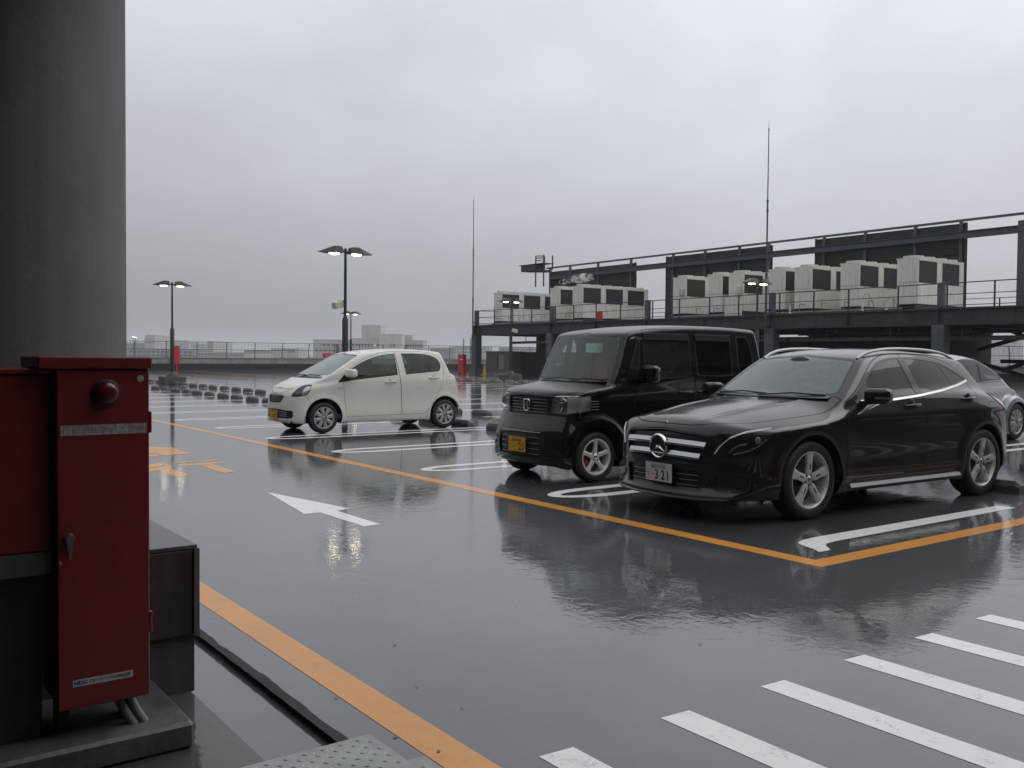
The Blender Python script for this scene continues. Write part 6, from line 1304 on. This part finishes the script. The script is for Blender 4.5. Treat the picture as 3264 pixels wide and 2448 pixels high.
# ================================================================== silver rounded coupe behind the brown car
def f_silver(x, y, z):
    y2 = y*y; ay = np.abs(y)
    L = z-(S((0, .62), (.15, .74), (.5, .86), (1.0, .97), (1.6, 1.0), (2.6, 1.0), (3.3, 1.0), (3.8, .92), (4.1, .78))(x)-.25*y2)
    L = smax(L, ay-(S((0, .45), (.4, .60), (1.0, .69), (2.1, .72), (3.2, .69), (3.8, .60), (4.1, .5))(x)+S((.2, -.03), (.5, 0), (.9, -.04))(z)), .12)
    L = smax(L, .1*(ay/.6)**2+S((.2, .05), (.4, .0), (.6, .05), (.8, .2))(z)-x, .1); L = smax(L, x-(S((.25, 4.0), (.45, 4.09), (.65, 4.05), (.85, 3.92))(z)-.2*y2), .1); L = smax(L, .2-z, .05)
    r2 = ((x-2.05)/1.62)**2; Gq = z-(1.50-.66*np.maximum(r2, 0)**1.12-.30*y2)
    Gq = smax(Gq*.8, ay-(.66-.25*np.clip(z-.9, 0, 1)-.06*np.clip((x-2.6)/1.2, 0, 2)**2), .08); d = smin(L, Gq, .07)
    for xa in (.78, 3.30):                                         # separate rounded fenders
        rr = np.hypot(x-xa, (z-.30)*.98); fn = np.maximum(rr-.47, ay-.845); fn = smax(rr-.465, ay-(.855-.25*np.clip(rr-.30, 0, 1)**1.5), .10); fn = smax(fn, .45-ay, .1); d = smin(d, fn, .05)
    return d
def build_silver():
    t = thing('parked_car', 'silver grey rounded coupe parked behind the dark brown crossover', 'car', (16.83-3.30, 8.72, 0), R_(-1.0), 'cars parked on the deck')
    f = f_silver; sh = surface(f, (-.06, -.06, .1), (4.2, .95, 1.58), .026)
    for xa in (.78, 3.30):
        Rr = .355; c = sh.cen(); _, sh = sh.cut(np.hypot(sh.V[:, 0]-xa, sh.V[:, 2]-.315)-Rr, (c[:, 1] > .5) & (c[:, 2] < .8)); sh = sh.compact(); arch_liner(t, xa, .315, Rr, .5, .80)
    W = cr([(1.05, 1.03), (1.25, 1.20), (1.6, 1.35), (2.1, 1.41), (2.55, 1.37), (2.95, 1.24), (3.15, 1.10), (3.16, 1.07), (3.05, 1.05), (2.2, 1.02), (1.3, 1.01)])
    core, st, sh = band(sh, lambda s: sdpoly(*side(s), W), .018, sidemask(sh, .25, .2)); bp, core = core.cut(np.abs(core.V[:, 0]-2.45)-.03)
    wsp = cr([(-.3, 1.02), (.5, 1.02), (.55, 1.06), (.42, 1.33), (-.3, 1.38)]); c, n = sh.cen(), sh.cn(); g, tr, sh = band(sh, lambda s: sdpoly(*front(s), wsp), .018, (n[:, 0] < -.2) & (c[:, 2] > .98) & (c[:, 0] < 1.9)); emit('windscreen', g, G_shield, t, -.002, merge=True); emit('windscreen_seal', tr, M_trim, t, -.001, merge=True)
    c, n = sh.cen(), sh.cn(); g, tr, sh = band(sh, lambda s: sdpoly(*front(s), wsp), .018, (n[:, 0] > .2) & (c[:, 2] > .98) & (c[:, 0] > 2.4)); emit('rear_window', g, G_dark, t, -.002, merge=True); emit('window_seal', tr, M_trim, t, -.001, merge=True)
    d1 = cr([(1.15, 1.0), (1.15, 1.0), (2.50, 1.02), (2.50, 1.02), (2.62, .8), (2.60, .4), (2.5, .29), (1.3, .29), (1.18, .35), (1.12, .7)]); da, ga, sh = panel(sh, lambda s: sdpoly(*side(s), d1), sidemask(sh, .3))
    tl = [(3.86, .80), (4.2, .80), (4.2, .66), (3.86, .66)]; tin, sh = sh.cut(sdpoly(*front(sh), cr([(.52, .78), (.60, .82), (.68, .78), (.68, .66), (.60, .62), (.52, .66)])), (sh.cen()[:, 0] > 3.5)); sh = sh.compact()
    emit('body', sh, P_silver, t, merge=True); dd = emit('door', da, P_silver, t); emit('shut_line', ga, M_gap, t, -.004); emit('window_glass', core, G_side, t, -.004); emit('window_seal', st, M_trim, t, -.001); emit('pillar_cover', bp, M_trim, t, -.001); emit('tail_lamp', tin, M_tail, t, .004)
    for s in (-1, 1):
        ribbon([(x, s*(onbody(f, x, 1.012)+.004), 1.012+.03*max(0, x-2.6)) for x in np.linspace(1.3, 3.15, 8)], (0, 0, 1), .012, .006).build('belt_trim', M_satin, t, True)
        MB().box(3.99, 4.005, s*.45-.05, s*.45+.05, .42, .45, .003).build('reflector', M_tail, t)
    handle(dd, f, 2.25, 2.46, .86, 0, P_silver)
    for xa in (.78, 3.30):
        for s in (-1, 1): wheel(t, xa, s*.73, .318, .205, .215, 'cap', R_(10), 10)
    lining(sh, M_int, t, .6); MB().box(.3, 3.8, -.55, .55, .2, .28).build('underbody', M_well, t); interior(t, sh, 1.1, 3.4, .58, 1.3, .98, [(2.0, .32, .38, .98, M_seat), (2.0, -.32, .38, .98, M_seat)], M_int)
    return t
build_white(); build_black(); build_brown(); build_silver()
# ------------------------------------------------------------------ city beyond the deck
M_win = mat('far_window', (0.06, 0.07, 0.08), 0.2); M_winl = mat('far_window_lit', (0.5, 0.45, 0.3), 0.4, emit=(1, .85, .5), estr=0.5)
HEAD = YAW-R_(90)
def building(px0, px1, ytop, D, depth, col, label, rows=(), extras=(), sy=1.0):
    """block facing the viewer whose top is seen at ytop; rows: (z below top, height, [(f0, f1), ...]) windows"""
    D = D*2.2 if D < 640 else D; rows = [(a*D/FPX, b*D/FPX, c) for a, b, c in rows]; extras = [(a, b, c*2) for a, b, c in extras]
    pm_ = atD((px0+px1)/2, ytop, D); wdt = (px1-px0)/FPX*D; top = pm_[2]
    t = thing('city_building', label, 'building', (pm_[0], pm_[1], GY), HEAD)
    m_ = mat('facade_%d_%d_%d' % tuple(int(c*100) for c in col), col, 0.85, noise=0.12, nscale=0.2, streak=0.15)
    MB().box(-wdt/2, wdt/2, 0, depth, 0, top-GY).build('wall', m_, t); MB().box(-wdt/2-.2, wdt/2+.2, -.2, depth+.2, top-GY+.001, top-GY+.35).build('roof_edge', m_, t)
    for dz, hh, fs in rows:
        for k, (a, b) in enumerate(fs):
            MB().box(-wdt/2+a*wdt, -wdt/2+b*wdt, -.12, -.01, top-GY-dz-hh, top-GY-dz).build('window', M_winl if (label.startswith('long') and k == 7) else M_win, t)
    for a, b, h_ in extras: MB().box(-wdt/2+a*wdt, -wdt/2+b*wdt, .5, depth*.6, top-GY+.36, top-GY+.36+h_).build('roof_plant', m_, t)
    return t
def fr_(a, b, n, fill=.55): return [(a+(b-a)*i/n, a+(b-a)*(i+fill)/n) for i in range(n)]
building(998, 1150, 1084, 260, 30, (.46, .45, .42), 'long pale grey building left of the tall lamp post, with a window band', [(12, 8, fr_(.2, .98, 8)), (30, 6, fr_(.05, .98, 10))])
building(1118, 1215, 1080, 255, 30, (.48, .465, .43), 'long pale grey wing between the lamp post and the square tower', [(16, 8, fr_(.05, .97, 9)), (33, 6, fr_(.05, .97, 9))], [(.35, .98, 4.0)])
building(1208, 1280, 1067, 250, 20, (.54, .525, .49), 'pale square block, tallest of the grey buildings above the white car roof', [(30, 9, [(.5, .56), (.64, .72)])])
building(1278, 1349, 1086, 258, 25, (.46, .45, .425), 'pale grey wing right of the square tower with a dark window band', [(12, 8, fr_(.05, .98, 8, .7)), (28, 6, fr_(.05, .98, 8, .7))], [(.0, .5, 1.6)])
building(864, 952, 1111, 330, 30, (.45, .42, .38), 'beige warehouse with blue letters on its wall behind the fence', [(9, 4, fr_(.05, .5, 5, .4)), (20, 4, fr_(.05, .5, 5, .4))])
building(1370, 1450, 1110, 300, 30, (.30, .30, .29), 'low grey building seen behind the fence right of the white car roof', [(5, 4, fr_(.05, .95, 9)), (16, 4, fr_(.05, .95, 9))])
building(1440, 1560, 1104, 420, 30, (.36, .36, .35), 'distant grey office block behind the left column of the platform', [(5, 4, fr_(.05, .95, 9)), (16, 4, fr_(.05, .95, 9))])
building(1590, 1790, 1108, 330, 30, (.33, .33, .32), 'pale building seen under the left end of the platform', [(5, 4, fr_(.05, .95, 12)), (16, 4, fr_(.05, .95, 12))])
building(458, 570, 1083, 620, 40, (.34, .35, .34), 'faint hazy office block left of the near lamp post', [(8, 4, fr_(.05, .95, 8)), (19, 4, fr_(.05, .95, 8))])
building(462, 494, 1069, 900, 40, (.38, .38, .36), 'faint hazy tower, tallest thing on the horizon left of the near lamp post', [(10, 4, fr_(.1, .9, 4)), (21, 4, fr_(.1, .9, 4))])
building(402, 470, 1093, 420, 40, (.22, .23, .24), 'dark grey block beside the round column behind the fence', [(5, 4, fr_(.05, .95, 6)), (16, 4, fr_(.05, .95, 6))])
building(550, 600, 1091, 560, 30, (.28, .36, .36), 'hazy teal building just right of the red hydrant box', [(6, 4, fr_(.1, .9, 4)), (17, 4, fr_(.1, .9, 4))])
building(612, 656, 1096, 520, 30, (.33, .34, .36), 'hazy blue-grey block near the left end of the fence', [(6, 4, fr_(.1, .9, 4)), (17, 4, fr_(.1, .9, 4))])
building(408, 620, 1114, 240, 60, (.30, .31, .32), 'wide flat grey warehouse roof behind the left of the fence', [(6, 4, fr_(.02, .98, 14)), (17, 4, fr_(.02, .98, 14))])
building(630, 780, 1125, 230, 60, (.40, .40, .38), 'wide flat pale warehouse behind the middle of the fence', [(4, 4, fr_(.02, .98, 14)), (15, 4, fr_(.02, .98, 14))], [(.2, .32, 3)])
building(778, 868, 1117, 280, 40, (.28, .27, .26), 'low brownish building behind the fence, left of the beige warehouse', [(5, 4, fr_(.05, .95, 7)), (16, 4, fr_(.05, .95, 7))])
building(2440, 2640, 1095, 420, 40, (.42, .42, .41), 'pale hazy building seen under the middle of the platform', [(8, 4, fr_(.05, .95, 8)), (19, 4, fr_(.05, .95, 8))])
building(3040, 3262, 1080, 380, 40, (.44, .44, .43), 'pale hazy building seen under the right end of the platform', [(10, 4, fr_(.05, .95, 8)), (21, 4, fr_(.05, .95, 8))])
for k, px in enumerate(sorted(random.uniform(380, 3300) for _ in range(14))):   # further roofs fading into the mist
    D = random.uniform(900, 1700); yt = hor(px)+random.uniform(-8, 12); wpx = random.uniform(24, 90); g_ = round(random.uniform(.28, .44), 2)
    building(px, px+wpx, yt, D, 40, (g_, g_, round(g_*.98, 2)), 'distant roof block on the misty skyline, %s from the left' % ordinal(k))['group'] = 'distant blocks on the skyline'
# blue letters on the warehouse
pb = atD(920, 1119, 726); e = [o for o in COL.objects if o.get('label', '').startswith('beige warehouse')][0]
lm = e.matrix_basis.inverted() @ Vector(pb); text_obj('wall_lettering', 'TLG-R', 3.6, mat('letter_blue', (.05, .07, .22), .6), e, Matrix.Translation((lm.x, -.3, lm.z)) @ Matrix.Rotation(R_(90), 4, 'X'), ext=.05, bold=.08)
# red shed and red sign behind the fence
for (px0, px1, y0, y1, D, lab) in ((1028, 1052, 1126, 1139, 120, 'small red truck box behind the fence left of the white car'), (1071, 1080, 1096, 1103, 200, 'small red and white sign near the tall lamp post'), (1286, 1297, 1105, 1111, 200, 'small orange beacon just above the white car roof')):
    p = atD((px0+px1)/2, y0, D); w_ = (px1-px0)/FPX*D; h_ = (y1-y0)/FPX*D; zb_ = p[2]-h_; big = px0 == 1028
    t = thing('red_container' if big else 'roadside_sign', lab, 'truck' if big else 'sign', (p[0], p[1], GY), HEAD)
    mm = M_redB if px0 < 1280 else M_yel
    MB().box(-w_/2, w_/2, 0, 3 if big else .3, zb_-GY, p[2]-GY, .03).build('body', mm, t)
    if big: MB().box(-w_*.1, w_*.42, -.05, -.01, zb_-GY+.25*h_, zb_-GY+.4*h_).build('stripe', M_valve, t)
    MB().box(-.3, .3, .05, .25, 0, zb_-GY-.002).build('mast', M_fence, t)
for px, yt, D in ((1478, 1079, 300), (1500, 1078, 320), (425, 1075, 500), (432, 1077, 500)):
    p = atD(px, yt, D); t = thing('far_mast', 'thin hazy mast on the skyline %s' % {1478: 'left of the platform column', 1500: 'right against the platform column', 425: 'with stadium lights, left one of a pair', 432: 'with stadium lights, right one of a pair'}[px], 'mast', (p[0], p[1], GY)); MB().tube([(0, 0, 0), (0, 0, p[2]-GY)], .18, 6).build('pole', M_fence, t)
    if px < 500: MB().box(-.6, .6, -.2, .2, p[2]-GY+.01, p[2]-GY+.45).build('light_bank', mat('bright_bank', (.8, .8, .8), .4, emit=(1, 1, .95), estr=1.5), t)
    else:
        for z in (.75, .9): MB().box(-.6, .6, -.05, .05, (p[2]-GY)*z, (p[2]-GY)*z+.2).build('arm', M_fence, t)

# ------------------------------------------------------------------ rain haze
hm = bpy.data.materials.new('haze'); hm.use_nodes = True; ht = hm.node_tree; ht.nodes.clear(); ho = ht.nodes.new('ShaderNodeOutputMaterial'); hv = ht.nodes.new('ShaderNodeVolumePrincipled')
hv.inputs['Color'].default_value = (0.93, 0.95, 0.97, 1); hv.inputs['Density'].default_value = 0.00042; hv.inputs['Anisotropy'].default_value = 0.1; ht.links.new(hv.outputs[0], ho.inputs['Volume'])
hz_ = MB().box(-3010, 3010, -3010, 3010, GY-1, 40).build('haze', hm); tag(hz_, 'rain haze over the deck and the city', 'haze', kind='stuff')
